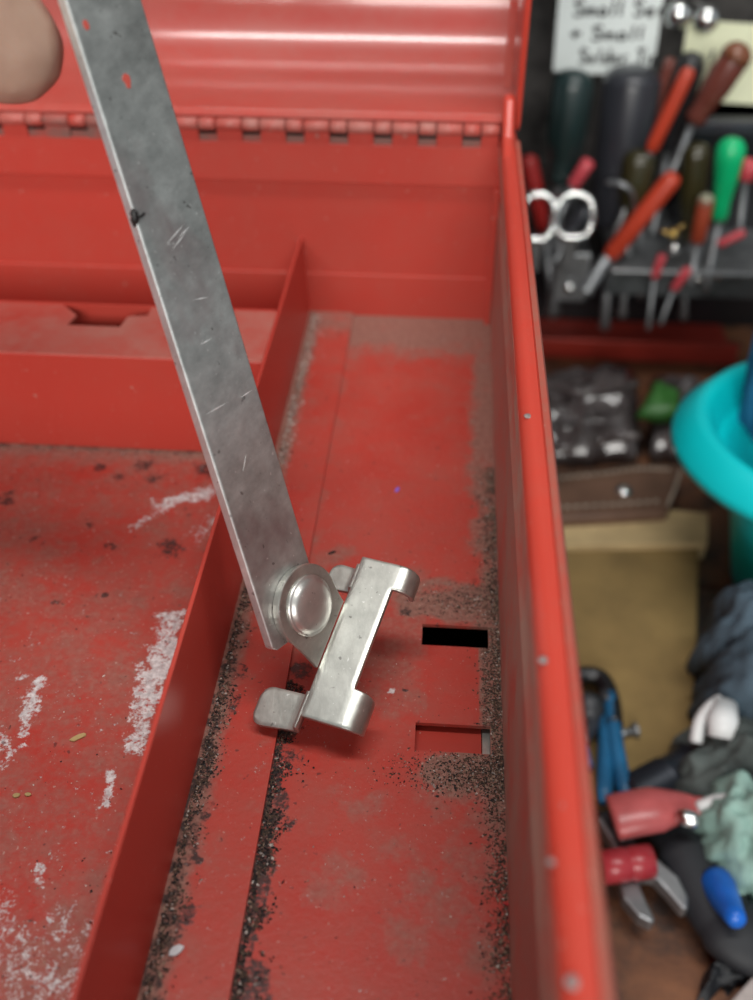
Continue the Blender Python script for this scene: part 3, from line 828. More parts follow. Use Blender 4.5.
left_tab(0.0238, 0.0330, 0.0135, 0.0045, skew=0.0010)
left_tab(-0.0106, -0.0040, 0.0085, 0.0040)

# ================================================================== HAND
M['skin'] = None
def skin_mat():
    m, nt, b = new_mat('skin')
    n1 = noise(nt, 40, 5); n2 = noise(nt, 900, 3)
    c = ramp(nt, n1, 0.3, 0.7, (0.34, 0.20, 0.145, 1), (0.48, 0.32, 0.24, 1))
    nt.links.new(c, b.inputs['Base Color'])
    b.inputs['Roughness'].default_value = 0.5
    b.inputs['Subsurface Weight'].default_value = 0.15
    b.inputs['Subsurface Radius'].default_value = (0.004, 0.0015, 0.0008)
    bump(nt, b, n2, 0.25, 0.0003)
    return m
M['skin'] = skin_mat()
def capsules(name, chains, mat, voxel=0.0011):
    bm = bmesh.new()
    for ch in chains:
        for (a, ra), (b, rb) in zip(ch[:-1], ch[1:]):
            a = np.asarray(a, float); b = np.asarray(b, float)
            n = max(2, int(np.linalg.norm(b - a) / 0.0022))
            for t in np.linspace(0, 1, n + 1):
                c = a + (b - a) * t; r = ra + (rb - ra) * t
                bmesh.ops.create_icosphere(bm, subdivisions=2, radius=r, matrix=Matrix.Translation(Vector(c)))
    me = bpy.data.meshes.new(name); bm.to_mesh(me); bm.free(); me.materials.append(mat)
    o = bpy.data.objects.new(name, me); COL.objects.link(o)
    m = o.modifiers.new('remesh', 'REMESH'); m.mode = 'VOXEL'; m.voxel_size = voxel; m.use_smooth_shade = True
    s = o.modifiers.new('smooth', 'SMOOTH'); s.factor = 0.6; s.iterations = 8
    return o
# frame of the bar at the grip: bd up the bar, bw to the right, NE towards the viewer
def G(u, w, n): return on_bar(64, 0) * 0 + (c0 + bd * ((mid0 - c0) @ bd)) + bd * u + bw * w + NE * n
th_tip = CAM_LOC + ray(8, 47) * 0.198
thumb = [(th_tip, 0.0112), (th_tip + bd * 0.006 - bw * 0.004, 0.0118), (th_tip + bd * 0.018 - bw * 0.011, 0.0112), (th_tip + bd * 0.030 - bw * 0.020 - NE * 0.002, 0.0092), (th_tip + bd * 0.050 - bw * 0.042 - NE * 0.010, 0.0115)]
wrist = th_tip + bd * 0.075 - bw * 0.105 - NE * 0.020
palm_k = [th_tip + bd * (0.088 + 0.003 * i) - bw * (0.045 + 0.002 * i) - NE * (0.004 + 0.017 * i) for i in range(4)]
chains = [thumb + [(th_tip + bd * 0.062 - bw * 0.075 - NE * 0.016, 0.0150), (wrist, 0.0185)]]
for i in range(4):
    chains.append([(palm_k[i], 0.0105), (wrist - NE * 0.006 * (i - 1), 0.0150)])
# index lies on the face of the bar above the thumb, the others fold behind it
def finger(k, tip, mids, r):
    return [(k, r * 1.18), (mids[0], r * 1.05), (mids[1], r * 0.95), (tip, r * 0.82)]
chains.append(finger(palm_k[0], G(0.030, 0.003, 0.0085), [G(0.082, -0.010, 0.024), G(0.055, 0.001, 0.021)], 0.0085))
chains.append(finger(palm_k[1], G(0.036, -0.003, -0.0125), [G(0.095, 0.016, -0.012), G(0.062, 0.014, -0.018)], 0.0088))
chains.append(finger(palm_k[2], G(0.036, -0.010, -0.034), [G(0.097, 0.012, -0.034), G(0.062, 0.010, -0.040)], 0.0082))
chains.append(finger(palm_k[3], G(0.042, -0.018, -0.054), [G(0.096, 0.004, -0.055), G(0.066, 0.002, -0.058)], 0.0070))
fore = wrist - bw * 0.12 + bd * 0.02
chains.append([(wrist, 0.0215), (wrist - bw * 0.03, 0.0215), (fore, 0.030)])
hand = capsules('hand', chains, M['skin'])
tag(hand, 'blurred bare hand pinching the top of the grey bar, thumb tip in view', 'hand')

# ================================================================== TOOL RACK BEHIND, RIGHT
RY = 0.585
def W(px, py, Y=RY): return ony(px, py, Y)
def pxm(py, Y=RY): # metres per pixel at that depth
    d = ray(600, py); return (Y - CAM_LOC[1]) / d[1] / FPX
CM = {k: simple('plastic_' + k, c, r, var=0.2, scale=25, coat=0.2) for k, c, r in (
    ('black_green', (0.012, 0.030, 0.030), 0.35), ('black', (0.012, 0.012, 0.014), 0.35), ('charcoal', (0.030, 0.032, 0.040), 0.35), ('orange_red', (0.52, 0.050, 0.020), 0.35),
    ('brown', (0.16, 0.040, 0.028), 0.3), ('green', (0.0, 0.50, 0.18), 0.35), ('olive', (0.040, 0.034, 0.012), 0.3), ('rust', (0.36, 0.055, 0.022), 0.4),
    ('red', (0.42, 0.020, 0.018), 0.35), ('pink', (0.62, 0.07, 0.09), 0.4), ('beige', (0.32, 0.31, 0.22), 0.5), ('amber', (0.22, 0.075, 0.035), 0.25), ('blue', (0.02, 0.12, 0.34), 0.4))}
M['chrome'] = simple('chrome', (0.80, 0.81, 0.80), 0.18, 1.0, 0.05)
M['dull_steel'] = simple('dull_steel', (0.30, 0.31, 0.32), 0.4, 0.8, 0.3)
M['dark_steel'] = simple('dark_steel', (0.055, 0.057, 0.062), 0.45, 0.5, 0.4)
M['rail_grey'] = simple('rail_grey', (0.11, 0.12, 0.125), 0.45, 0.4, 0.6, 60)
M['brass'] = simple('brass', (0.60, 0.42, 0.14), 0.3, 0.9, 0.2)
M['paper_white'] = simple('paper_white', (0.88, 0.95, 0.93), 0.7, var=0.04)
M['paper_cream'] = simple('paper_cream', (0.85, 0.88, 0.62), 0.7, var=0.05)
M['ink'] = simple('ink', (0.02, 0.02, 0.025), 0.6)

HP = [(0, 0.25), (0.02, 0.62), (0.06, 0.86), (0.12, 1.0), (0.55, 0.97), (0.72, 0.80), (0.82, 0.66), (0.93, 0.80), (1.0, 0.62)]
HS = [(0, 0.55), (0.03, 0.85), (0.08, 1.0), (0.9, 0.95), (0.97, 0.8), (1.0, 0.5)]
def screwdriver(a, b, r, key, label, tipv=None, Y=RY, Yb=None, prof=HP, flute=6, name='screwdriver', cap=None, shaft_r=0.0022, cat='screwdriver'):
    Yb = Y if Yb is None else Yb
    A, B = W(*a, Y), W(*b, Yb); rr = r * pxm((a[1] + b[1]) / 2, Y)
    t = thing(name, B, label, cat)
    h = lathe('handle', A, B, [(q, v * rr) for q, v in prof], CM[key], t, 24, flute=flute, fd=0.10)
    if cap:
        d = nrm(B - A)
        lathe('end_cap', A - d * 0.0012, A + d * rr * 0.9, [(0, rr * 0.35), (0.25, rr * 0.78), (0.6, rr * 0.98), (1, rr * 1.02)], CM[cap], t, 20)
    if tipv is not None:
        T = W(*tipv, Yb); lathe('shaft', B - nrm(T - B) * 0.002, T, [(0, shaft_r), (0.9, shaft_r), (0.96, shaft_r * 1.4), (1, shaft_r * 0.6)], M['dull_steel'], t, 12)
    return t
screwdriver((575, 70), (559, 182), 21, 'black_green', 'big black-green screwdriver handle standing beside the chest lid', (553, 318), flute=8, shaft_r=0.0036)
t = screwdriver((634, 68), (612, 226), 28, 'charcoal', 'thick charcoal handle with a brass band below the white note', (604, 330), prof=HS, flute=0, shaft_r=0.003, name='nut_driver', Y=0.60, cat='nut driver')
A, B = W(634, 68, 0.60), W(612, 226, 0.60); d = nrm(B - A); rr = 28 * pxm(80, 0.60)
lathe('brass_band', A + d * rr * 0.45, A + d * rr * 0.62, [(0, rr * 1.01), (0.5, rr * 1.04), (1, rr * 1.01)], M['brass'], t, 24)
screwdriver((694, 52), (668, 150), 14, 'black', 'black domed screwdriver handle behind the slim red handle', (640, 300), Y=0.61)
screwdriver((690, 68), (650, 152), 7.5, 'orange_red', 'slim orange-red handle leaning in front of the black domed handle', (612, 240), Y=0.575, prof=HS, flute=0, name='needle_file', cat='file', cap=None)
screwdriver((671, 58), (650, 132), 6, 'brown', 'thin dull brown-red handle beside the slim red one', (640, 250), Y=0.60, prof=HS, flute=0, name='needle_file', cat='file')
screwdriver((743, 46), (693, 122), 15, 'brown', 'ribbed brown screwdriver handle with amber end in front of the cream note', (660, 200), Y=0.59, flute=8, cap='amber')
screwdriver((722, 62), (706, 112), 10, 'brown', 'short brown handle between the cream note and the ribbed handle', None, Y=0.62, name='awl', cat='awl')
screwdriver((733, 138), (719, 220), 14, 'green', 'bright green screwdriver handle with thin shaft', (705, 292), Y=0.565, prof=[(0, 0.3), (0.03, 0.7), (0.10, 0.98), (0.25, 1.0), (0.55, 0.78), (0.78, 0.58), (0.92, 0.62), (1, 0.5)], flute=0, shaft_r=0.0024)
screwdriver((676, 174), (608, 258), 9.5, 'orange_red', 'long orange-red plier handle slanting across the rack', (585, 292), Y=0.565, prof=HS, flute=0, name='plier_handle', cat='pliers', shaft_r=0.004)
screwdriver((641, 150), (630, 228), 16, 'olive', 'dark olive screwdriver handle above the slanting red handle', (622, 318), Y=0.578)
screwdriver((698, 143), (689, 240), 14, 'olive', 'near-black olive handle left of the green screwdriver', (683, 320), Y=0.585)
screwdriver((707, 196), (697, 243), 8, 'rust', 'short rust-red handle with a beige cap by the green shaft', (690, 285), Y=0.56, prof=HS, flute=0, cap='beige')
screwdriver((528, 156), (545, 232), 8.5, 'red', 'red handle rising beside the chest rim behind a chrome loop', (552, 300), Y=0.585, prof=HS, flute=0)
screwdriver((590, 160), (572, 186), 7, 'pink', 'short pinkish-red stub above the right chrome loop', (560, 215), Y=0.575, prof=HS, flute=0, name='marker_pen', cat='pen')
screwdriver((663, 254), (654, 278), 4.5, 'pink', 'little red handle hanging below the rack rail, left one', (648, 330), Y=0.555, prof=HS, flute=0, shaft_r=0.0013)
screwdriver((689, 268), (673, 290), 4.5, 'pink', 'little red handle hanging below the rack rail, beside the rivet', (660, 325), Y=0.552, prof=HS, flute=0, shaft_r=0.0013)
screwdriver((752, 160), (745, 180), 9, 'pink', 'pink knob at the right edge beside the green handle', (738, 240), Y=0.575, prof=HS, flute=0, name='marker_pen', cat='pen')
screwdriver((745, 232), (718, 245), 4.5, 'pink', 'thin pink stick lying on the rack rail at right', None, Y=0.56, prof=HS, flute=0, name='marker_pen', cat='pen')

# black holder box behind the green screwdriver
bx0, bx1 = W(690, 110, 0.63), W(790, 250, 0.63)
t = thing('tool_holder', ((bx0[0] + bx1[0]) / 2, 0.64, bx1[2]), 'black plastic tool holder box behind the green screwdriver', 'holder')
box('body', (bx0[0], 0.618, W(690, 246, 0.60)[2]), (bx1[0], 0.648, bx0[2]), CM['black'], t, 0.003)
box('lip', (bx0[0] - 0.002, 0.612, bx0[2] - 0.008), (bx1[0], 0.650, bx0[2]), CM['charcoal'], t, 0.002)

# chrome spring clips on a bracket
def ring_clip(px, py, rx, ry, label, Y=0.565):
    c = W(px, py, Y); s = pxm(py, Y)
    t = thing('spring_clip', c + np.array([0, 0, -ry * s]), label, 'clip', 'chrome clips on the tool rack')
    pts = [c + np.array([rx * s * math.copysign(abs(math.cos(a)) ** 0.7, math.cos(a)), 0.004 * math.sin(a), ry * s * math.copysign(abs(math.sin(a)) ** 0.8, math.sin(a))]) for a in np.linspace(0, 2 * math.pi, 29)[:-1]]
    tube('loop', pts, 0.0032, M['chrome'], t, 10, closed=True, sq=0.7)
    box('tang', (c[0] - 0.004, Y - 0.002, c[2] - ry * s - 0.022), (c[0] + 0.004, Y + 0.001, c[2] - ry * s - 0.001), M['dull_steel'], t, 0.001)
    return t
ring_clip(538, 217, 16, 21, 'chrome loop clip around the red handle next to the chest rim')
ring_clip(574, 216, 18, 20, 'chrome loop clip right of the red handle, below the pink stub')
screwdriver((588, 208), (566, 236), 7, 'charcoal', 'grey-blue rod poking through the right chrome loop', (555, 262), Y=0.567, prof=HS, flute=0, name='steel_rod', cat='rod')
t = thing('wire_bail', W(620, 200, 0.57), 'curved dull metal strap beside the olive handle', 'strap')
tube('strap', spline([W(608, 182, 0.57), W(622, 184, 0.565), W(632, 193, 0.565), W(634, 212, 0.57)], 6), 0.0026, M['dull_steel'], t, 10, sq=0.6)
# brass wing nut
c = W(672, 232, 0.555)
t = thing('wing_nut', c, 'small brass wing nut on the rack below the slanting red handle', 'nut')
lathe('hub', c, c + np.array([0, -0.006, 0]), [(0, 0.003), (1, 0.0022)], M['brass'], t, 12)
for sx, sz in ((-0.007, 0.002), (0.005, 0.0065)):
    tube('wing', [c, c + np.array([sx * 0.6, -0.003, sz * 0.6]), c + np.array([sx, -0.004, sz])], [0.0018, 0.0032, 0.0016], M['brass'], t, 10, sq=0.4)

# rack rail with rivets, bracket, lower tray
r0, r1 = W(560, 252, 0.57), W(800, 298, 0.57)
t = thing('tool_rack', ((r0[0] + r1[0]) / 2, 0.60, r1[2]), 'dark steel tool rack rail with rivets across the wall', 'rack')
box('rail', (r0[0] + 0.030, 0.566, r1[2]), (r1[0], 0.570, r0[2] - 0.004), M['rail_grey'], t, 0.001)
box('rail_top', (r0[0] + 0.030, 0.555, r0[2] - 0.006), (r1[0], 0.650, r0[2] - 0.003), M['dull_steel'], t, 0.001)
box('bracket', (W(558, 250, 0.57)[0], 0.568, W(560, 300, 0.57)[2]), (W(592, 250, 0.57)[0], 0.572, r0[2]), M['dull_steel'], t, 0.001)
box('wall_arm', (r0[0], 0.572, r1[2] + 0.004), (r0[0] + 0.02, 0.680, r0[2] - 0.006), M['dark_steel'], t, 0.001)
box('wall_arm', (r1[0] - 0.02, 0.568, r1[2] + 0.004), (r1[0], 0.680, r0[2] - 0.006), M['dark_steel'], t, 0.001)
for px, py in ((717, 274), (697, 277), (674, 248), (569, 287)):
    q = W(px, py, 0.566); lathe('rivet', q, q + np.array([0, -0.004, 0]), [(0, 0.0038), (0.5, 0.0034), (0.9, 0.0018), (1, 0.0004)], M['chrome'], t, 16)
q = W(570, 249, 0.5665); lathe('hole_dark_disc', q, q + np.array([0, -0.001, 0]), [(0, 0.0055), (1, 0.0050)], M['dark'], t, 18)  # near-black disc painted in for the dark inside the bracket hole
box('splash_board', (W(540, 300, 0.655)[0] - 0.06, 0.652, bench_z), (r1[0] + 0.05, 0.658, r1[2]), CM['black'], t)
# two shiny hooks at the top
for px, py, lb in ((678, 14, 'left shiny hook head above the cream note'), (706, 18, 'right shiny hook head above the cream note')):
    q = W(px, py, 0.62); t = thing('wall_hook', q, lb, 'hook')
    lathe('head', q, q + np.array([0, -0.008, 0]), [(0, 0.007), (0.4, 0.0075), (0.8, 0.0050), (1, 0.001)], M['chrome'], t, 18)
    lathe('stem', q, q + np.array([0, 0.06, 0]), [(0, 0.003), (1, 0.003)], M['chrome'], t, 10)
M['clear_bag'] = simple('clear_bag', (0.10, 0.12, 0.13), 0.15, 0, 0.5, 50, bumps=0.6)

# paper notes
def quad_note(name, corners, Y, mat, label, cat, th=0.0004):
    pts = [W(x, y, Y) for x, y in corners]
    t = thing(name, pts[2], label, cat)
    prism('sheet', pts, (0, th, 0), mat, t)
    return t
n1 = quad_note('paper_note', [(561, -30), (668, -30), (652, 78), (553, 71)], 0.628, M['paper_white'], 'white handwritten paper note on the wall above the screwdrivers', 'note')
n2 = quad_note('paper_note', [(688, 20), (790, 26), (780, 106), (676, 100)], 0.630, M['paper_cream'], 'cream yellow paper note on the wall at the right edge', 'note')
GL = {'S': [[(0.9, 0.85), (0.5, 1.0), (0.1, 0.8), (0.45, 0.55), (0.85, 0.3), (0.5, 0.0), (0.05, 0.12)]], 'm': [[(0, 0), (0.05, 0.5)], [(0.05, 0.35), (0.25, 0.5), (0.4, 0.35), (0.4, 0)], [(0.4, 0.35), (0.65, 0.5), (0.8, 0.35), (0.85, 0)]],
      'a': [[(0.7, 0.45), (0.3, 0.5), (0.05, 0.2), (0.3, 0.0), (0.65, 0.2), (0.7, 0.45), (0.75, 0.0)]], 'l': [[(0.3, 1.0), (0.2, 0.4), (0.25, 0.0)]], 'e': [[(0.1, 0.25), (0.65, 0.3), (0.45, 0.5), (0.1, 0.3), (0.25, 0.0), (0.7, 0.1)]],
      'r': [[(0.1, 0.5), (0.15, 0.0)], [(0.15, 0.3), (0.4, 0.5), (0.65, 0.45)]], '+': [[(0.4, 0.75), (0.35, 0.1)], [(0.0, 0.42), (0.9, 0.46)]], 'o': [[(0.4, 0.5), (0.1, 0.3), (0.3, 0.0), (0.65, 0.2), (0.4, 0.5)]],
      'd': [[(0.65, 0.4), (0.3, 0.45), (0.1, 0.2), (0.35, 0.0), (0.65, 0.2), (0.75, 1.0), (0.7, 0.0)]], 'T': [[(0.0, 0.95), (0.95, 1.0)], [(0.5, 0.97), (0.4, 0.0)]], 'i': [[(0.2, 0.5), (0.2, 0.0)], [(0.25, 0.7), (0.26, 0.74)]],
      'p': [[(0.15, 0.5), (0.1, -0.45)], [(0.15, 0.4), (0.5, 0.5), (0.6, 0.2), (0.15, 0.05)]], ' ': []}
def write(parent, text, x, y, h, adv, Y, slant=0.15):
    V = []; F = []
    for ch in text:
        for st in GL[ch]:
            P = [W(x + (gx + slant * gy) * adv, y - gy * h, Y) for gx, gy in st]
            if len(P) > 2: P = spline(P, 3)
            for a, b in zip(P[:-1], P[1:]):
                d = nrm(np.asarray(b) - np.asarray(a)); nn_ = np.array([-d[2], 0, d[0]]) * 0.00085
                k = len(V); V += [a + nn_, a - nn_, b - nn_, b + nn_]; F.append((k, k + 1, k + 2, k + 3))
        x += adv * (0.7 if ch in 'li ' else 1.12)
    o = mesh_obj('handwriting', V, F, M['ink'], parent)
    return o
write(n1, 'Small Ser', 573, 16, 16, 11, 0.6277)
write(n1, '+ Small', 570, 40, 14, 11.5, 0.6277)
write(n1, 'Solder Tip', 579, 63, 14, 8.2, 0.6277)
write(n2, 'il', 700, 62, 12, 12, 0.6297)

# red tray edge along the bench back
q0, q1 = W(520, 336, 0.60), W(735, 362, 0.60)
M['tray_red'] = simple('tray_red', (0.36, 0.030, 0.018), 0.45, var=0.3, scale=20)
t = thing('red_tray', ((q0[0] + q1[0]) / 2, 0.60, bench_z), 'low red metal tray edge running behind the plastic bags', 'tray')
box('front_edge', (q0[0] - 0.05, 0.598, bench_z), (q1[0], 0.602, q0[2]), M['tray_red'], t, 0.001)
box('base', (q0[0] - 0.05, 0.602, bench_z), (q1[0], 0.650, bench_z + 0.002), M['tray_red'], t)

# ================================================================== THINGS ON THE BENCH
def Z(px, py, z=0.0): return onz(px, py, bench_z + z)
# suede pouch: main panel with hem, leather belt strip with stitching and stud
M['suede'] = simple('tan_suede', (0.25, 0.165, 0.060), 0.9, var=0.30, scale=22, bumps=0.4)
M['suede_hem'] = simple('tan_suede_hem', (0.50, 0.37, 0.19), 0.85, var=0.2, scale=40, bumps=0.3)
M['leather'] = simple('brown_leather', (0.13, 0.070, 0.045), 0.5, var=0.35, scale=30, bumps=0.3)
M['stitch'] = simple('stitch', (0.36, 0.30, 0.24), 0.8)
po = thing('leather_pouch', Z(630, 640), 'tan suede tool pouch with pale hem and stitched brown leather belt', 'pouch')
def slab(name, px_pts, z0, z1, mat, parent, bev=0.001):
    pts = [onz(x, y, bench_z + z1) for x, y in px_pts]
    return prism(name, pts, (0, 0, -(z1 - z0)), mat, parent, bev)
slab('panel', [(530, 540), (699, 541), (697, 640), (694, 700), (692, 790), (600, 800), (530, 800)], 0.0, 0.008, M['suede'], po)
slab('hem', [(530, 518), (640, 515), (670, 509), (709, 512), (708, 543), (530, 546)], 0.0, 0.012, M['suede_hem'], po)
slab('belt', [(530, 472), (600, 467), (640, 462), (684, 464), (668, 512), (610, 516), (530, 520)], 0.004, 0.018, M['leather'], po, 0.002)
for row in ([(552, 479), (600, 474), (640, 469), (672, 470)], [(556, 508), (610, 505), (662, 501)], [(681, 470), (674, 490), (667, 507)]):
    P = spline([onz(x, y, bench_z + 0.0182) for x, y in row], 12)
    for a, b in zip(P[:-1:2], P[1::2]):
        tube('stitch', [a, (a + b) / 2 + np.array([0, 0, 0.0005]), b], 0.0010, M['stitch'], po, 6)
q = onz(624, 491, bench_z + 0.018)
lathe('stud', q, q + np.array([0, 0, 0.003]), [(0, 0.0052), (0.5, 0.0045), (0.9, 0.002), (1, 0.0004)], M['chrome'], po, 18)

# crumpled clear plastic bags
def plastic_mat():
    m, nt, b = new_mat('plastic_film')
    f = noise(nt, 45, 5)
    nt.links.new(ramp(nt, f, 0.35, 0.65, (0.030, 0.018, 0.018, 1), (0.12, 0.105, 0.105, 1)), b.inputs['Base Color'])
    b.inputs['Roughness'].default_value = 0.16
    b.inputs['Coat Weight'].default_value = 0.8; b.inputs['Coat Roughness'].default_value = 0.08
    bump(nt, b, noise(nt, 45, 3), 0.5, 0.003)
    return m
M['film'] = plastic_mat()
def crumple(name, poly, z0, h, mat, label, cat, folds=5, seed=0, n=26, sharp=0.5):
    """puffy creased sheet over the four-sided footprint poly (pixels on the bench)"""
    a, b, c, d = [onz(x, y, bench_z + z0) for x, y in poly]
    vn_ = VNoise(seed + 20); v = []; f = []
    for i in range(n + 1):
        for j in range(n + 1):
            s, t = i / n, j / n
            p = (a * (1 - s) + b * s) * (1 - t) + (d * (1 - s) + c * s) * t
            e = min(1.0, 6 * min(s, 1 - s, t, 1 - t)) ** 0.6
            r = abs(2 * float(vn_(np.array([s * folds]), np.array([t * folds]), 3)[0]) - 1)
            r2 = float(vn_(np.array([s * folds * 0.5 + 9]), np.array([t * folds * 0.5]), 2)[0])
            wob = np.array([r2 - 0.5, r - 0.4, 0]) * 0.010 * (1 - e * 0.5)
            v.append(p + wob + np.array([0, 0, h * e * (0.25 + 0.75 * r2 + sharp * (0.4 - r))]))
    for i in range(n):
        for j in range(n):
            f.append((i * (n + 1) + j, (i + 1) * (n + 1) + j, (i + 1) * (n + 1) + j + 1, i * (n + 1) + j + 1))
    m_ = n + 1
    rimv = [i * m_ for i in range(m_)] + [n * m_ + j for j in range(1, m_)] + [i * m_ + n for i in range(n - 1, -1, -1)] + [j for j in range(n - 1, 0, -1)]
    k = len(v)
    for q in rimv: v.append((v[q][0], v[q][1], bench_z + z0))
    L = len(rimv)
    for i in range(L): f.append((rimv[i], rimv[(i + 1) % L], k + (i + 1) % L, k + i))
    f.append(tuple(k + i for i in range(L)))
    o = fixn(mesh_obj(name, v, f, mat, None, True))
    return tag(o, label, cat)
bag = crumple('plastic_bag', [(500, 466), (642, 464), (640, 392), (500, 388)], 0.0, 0.036, M['film'], 'crumpled clear plastic bag with dark contents above the leather belt', 'bag', 2.6, 1)
M['zip'] = simple('zip_seam', (0.55, 0.56, 0.56), 0.2, var=0.1)
crumple('plastic_bag', [(644, 462), (690, 470), (700, 388), (644, 384)], 0.0, 0.022, M['film'], 'dark plastic bag with reddish contents between the clear bag and teal tub', 'bag', 4, 4)
M['greenp'] = simple('green_packet', (0.04, 0.16, 0.03), 0.4)
t = crumple('green_packet', [(640, 418), (682, 420), (682, 394), (644, 390)], 0.026, 0.012, M['greenp'], 'small dark green packet on the bags beside the teal tub', 'packet', 2, 3, 10)
# bright fold seams of the bag
for pts in ([(500, 382), (545, 384), (580, 393), (612, 390), (637, 383)], [(582, 395), (580, 415), (578, 435), (566, 448), (545, 440)], [(598, 442), (615, 436), (640, 436)]):
    P = spline([onz(x, y, bench_z + 0.046) for x, y in pts], 6)
    o = tube('fold_seam', P, 0.0022, M['film'], bag, 8)
    o.matrix_parent_inverse = Matrix.Identity(4)

# teal tub with a wide flared rim, holding a blue cloth
M['teal'] = simple('teal_plastic', (0.0, 0.62, 0.66), 0.4, var=0.06, scale=20)
RZ = 0.10
tc = onz(674, 440, bench_z + RZ - 0.012) + np.array([0.092, 0.0, 0]); tc[2] = bench_z
tub = thing('plastic_tub', tc, 'bright teal plastic tub with a flared rim at the right edge', 'tub')
def tubring(r, z, n=64): return [tc + np.array([r * math.cos(a), 0.82 * r * math.sin(a), z]) for a in np.linspace(0, 2 * math.pi, n + 1)[:-1]]
profile = [(0.0, 0.0), (0.044, 0.0), (0.047, 0.003), (0.064, RZ - 0.020), (0.068, RZ - 0.016), (0.091, RZ - 0.017), (0.0925, RZ - 0.014), (0.092, RZ - 0.011), (0.084, RZ - 0.002), (0.080, RZ), (0.076, RZ - 0.003), (0.064, RZ - 0.030), (0.045, 0.004), (0.0, 0.004)]
V = []; F = []
for r, z in profile: V += tubring(max(r, 0.0004), z)
for j in range(len(profile) - 1):
    for i in range(64): F.append((j * 64 + i, j * 64 + (i + 1) % 64, (j + 1) * 64 + (i + 1) % 64, (j + 1) * 64 + i))
o = fixn(mesh_obj('tub_shell', V, F, M['teal'], tub, True))

def cloth_lump(name, c, rx, ry, rz, mat, label, cat, seed=0, rot=0.0, amp=0.35, fq=2.2):
    bm = bmesh.new(); bmesh.ops.create_icosphere(bm, subdivisions=5, radius=1.0)
    vn_ = VNoise(seed + 50)
    for v in bm.verts:
        p = np.array(v.co); th = math.atan2(p[1], p[0])
        k = float(vn_(np.array([p[0] * fq + 20]), np.array([p[1] * fq + p[2] * 1.7 + 20]), 4)[0])
        rg = abs(2 * float(vn_(np.array([p[0] * fq * 1.3 + p[2] + 3]), np.array([p[1] * fq * 1.3 + 3]), 3)[0]) - 1)
        s = 1 + amp * (k - 0.5) * 1.6 - amp * 0.5 * rg
        q = p * s
        if q[2] < -0.45: q[2] = -0.45
        x, y = q[0] * rx, q[1] * ry
        v.co = (x * math.cos(rot) - y * math.sin(rot), x * math.sin(rot) + y * math.cos(rot), (q[2] + 0.45) * rz)
    me = bpy.data.meshes.new(name); bm.to_mesh(me); bm.free(); me.materials.append(mat)
    me.polygons.foreach_set('use_smooth', [True] * len(me.polygons))
    o = bpy.data.objects.new(name, me); o.location = tuple(map(float, c)); COL.objects.link(o)
    return tag(o, label, cat)
M['blue_cloth'] = simple('blue_cloth', (0.015, 0.15, 0.30), 0.85, var=0.3, scale=30, bumps=0.4)
M['slate_cloth'] = simple('slate_cloth', (0.060, 0.095, 0.125), 0.9, var=0.45, scale=35, bumps=0.5)
M['grey_cloth'] = simple('greygreen_cloth', (0.085, 0.105, 0.10), 0.9, var=0.5, scale=35, bumps=0.5)
M['pale_teal'] = simple('pale_teal_rubber', (0.26, 0.42, 0.37), 0.7, var=0.35, scale=18, bumps=0.3)
M['black_rubber'] = simple('black_rubber', (0.012, 0.014, 0.018), 0.6, var=0.4, scale=20, bumps=0.3)
cloth_lump('towel', tc + np.array([-0.030, 0.024, RZ - 0.020]), 0.030, 0.026, 0.085, M['blue_cloth'], 'bunched blue cloth stuffed into the teal tub', 'cloth', 2)
cloth_lump('work_glove', Z(738, 690), 0.024, 0.026, 0.046, M['slate_cloth'], 'slate-blue crumpled work glove right of the suede pouch', 'glove', 5)
cloth_lump('work_glove', Z(752, 745), 0.024, 0.030, 0.045, M['slate_cloth'], 'dark slate crumpled glove behind the white handle', 'glove', 8, 0.5)
cloth_lump('rag', Z(730, 800), 0.030, 0.020, 0.030, M['grey_cloth'], 'grey-green rag behind the white wire at the right edge', 'rag', 11, 0.4)
cloth_lump('rubber_glove', Z(738, 868), 0.022, 0.022, 0.032, M['pale_teal'], 'pale teal dusty rubber glove at the right edge', 'glove', 14, 0.6, 0.45)

# flashlight
A, B = Z(628, 800, 0.012), Z(712, 755, 0.012)
t = thing('flashlight', (A + B) / 2 - np.array([0, 0, 0.012]), 'dark ribbed flashlight lying by the bottom of the suede pouch', 'flashlight')
pf = [(0, 0.008)]
for i in range(8): pf += [(0.05 + i * 0.05, 0.0085), (0.07 + i * 0.05, 0.0095), (0.085 + i * 0.05, 0.0095)]
pf += [(0.5, 0.0088), (0.66, 0.009), (0.76, 0.0125), (0.97, 0.0135), (1.0, 0.012)]
lathe('body', A, B, pf, simple('flashlight_body', (0.030, 0.036, 0.048), 0.4, 0.4), t, 24)
d = nrm(B - A); lathe('head', A + (B - A) * 0.72, A + (B - A) * 1.02, [(0, 0.0118), (0.2, 0.0134), (0.9, 0.0140), (1, 0.0125)], M['grey_cloth'], t, 24)

# white ring handle
t = thing('white_clip', Z(715, 735), 'white plastic clip with a curved handle among the gloves', 'clip')
M['whitep'] = simple('white_plastic', (0.72, 0.74, 0.74), 0.4, var=0.05)
tube('handle', spline([Z(696, 742, 0.030), Z(700, 722, 0.036), Z(710, 708, 0.040), Z(722, 700, 0.042)], 6), 0.0027, M['whitep'], t, 10)
tube('block', [Z(725, 704, 0.042), Z(723, 722, 0.042), Z(721, 738, 0.038)], [0.005, 0.0062, 0.0050], M['whitep'], t, 12, sq=0.7)
tube('stem', [Z(715, 735, 0.0), Z(719, 722, 0.022), Z(723, 712, 0.040)], 0.0030, M['whitep'], t, 10)

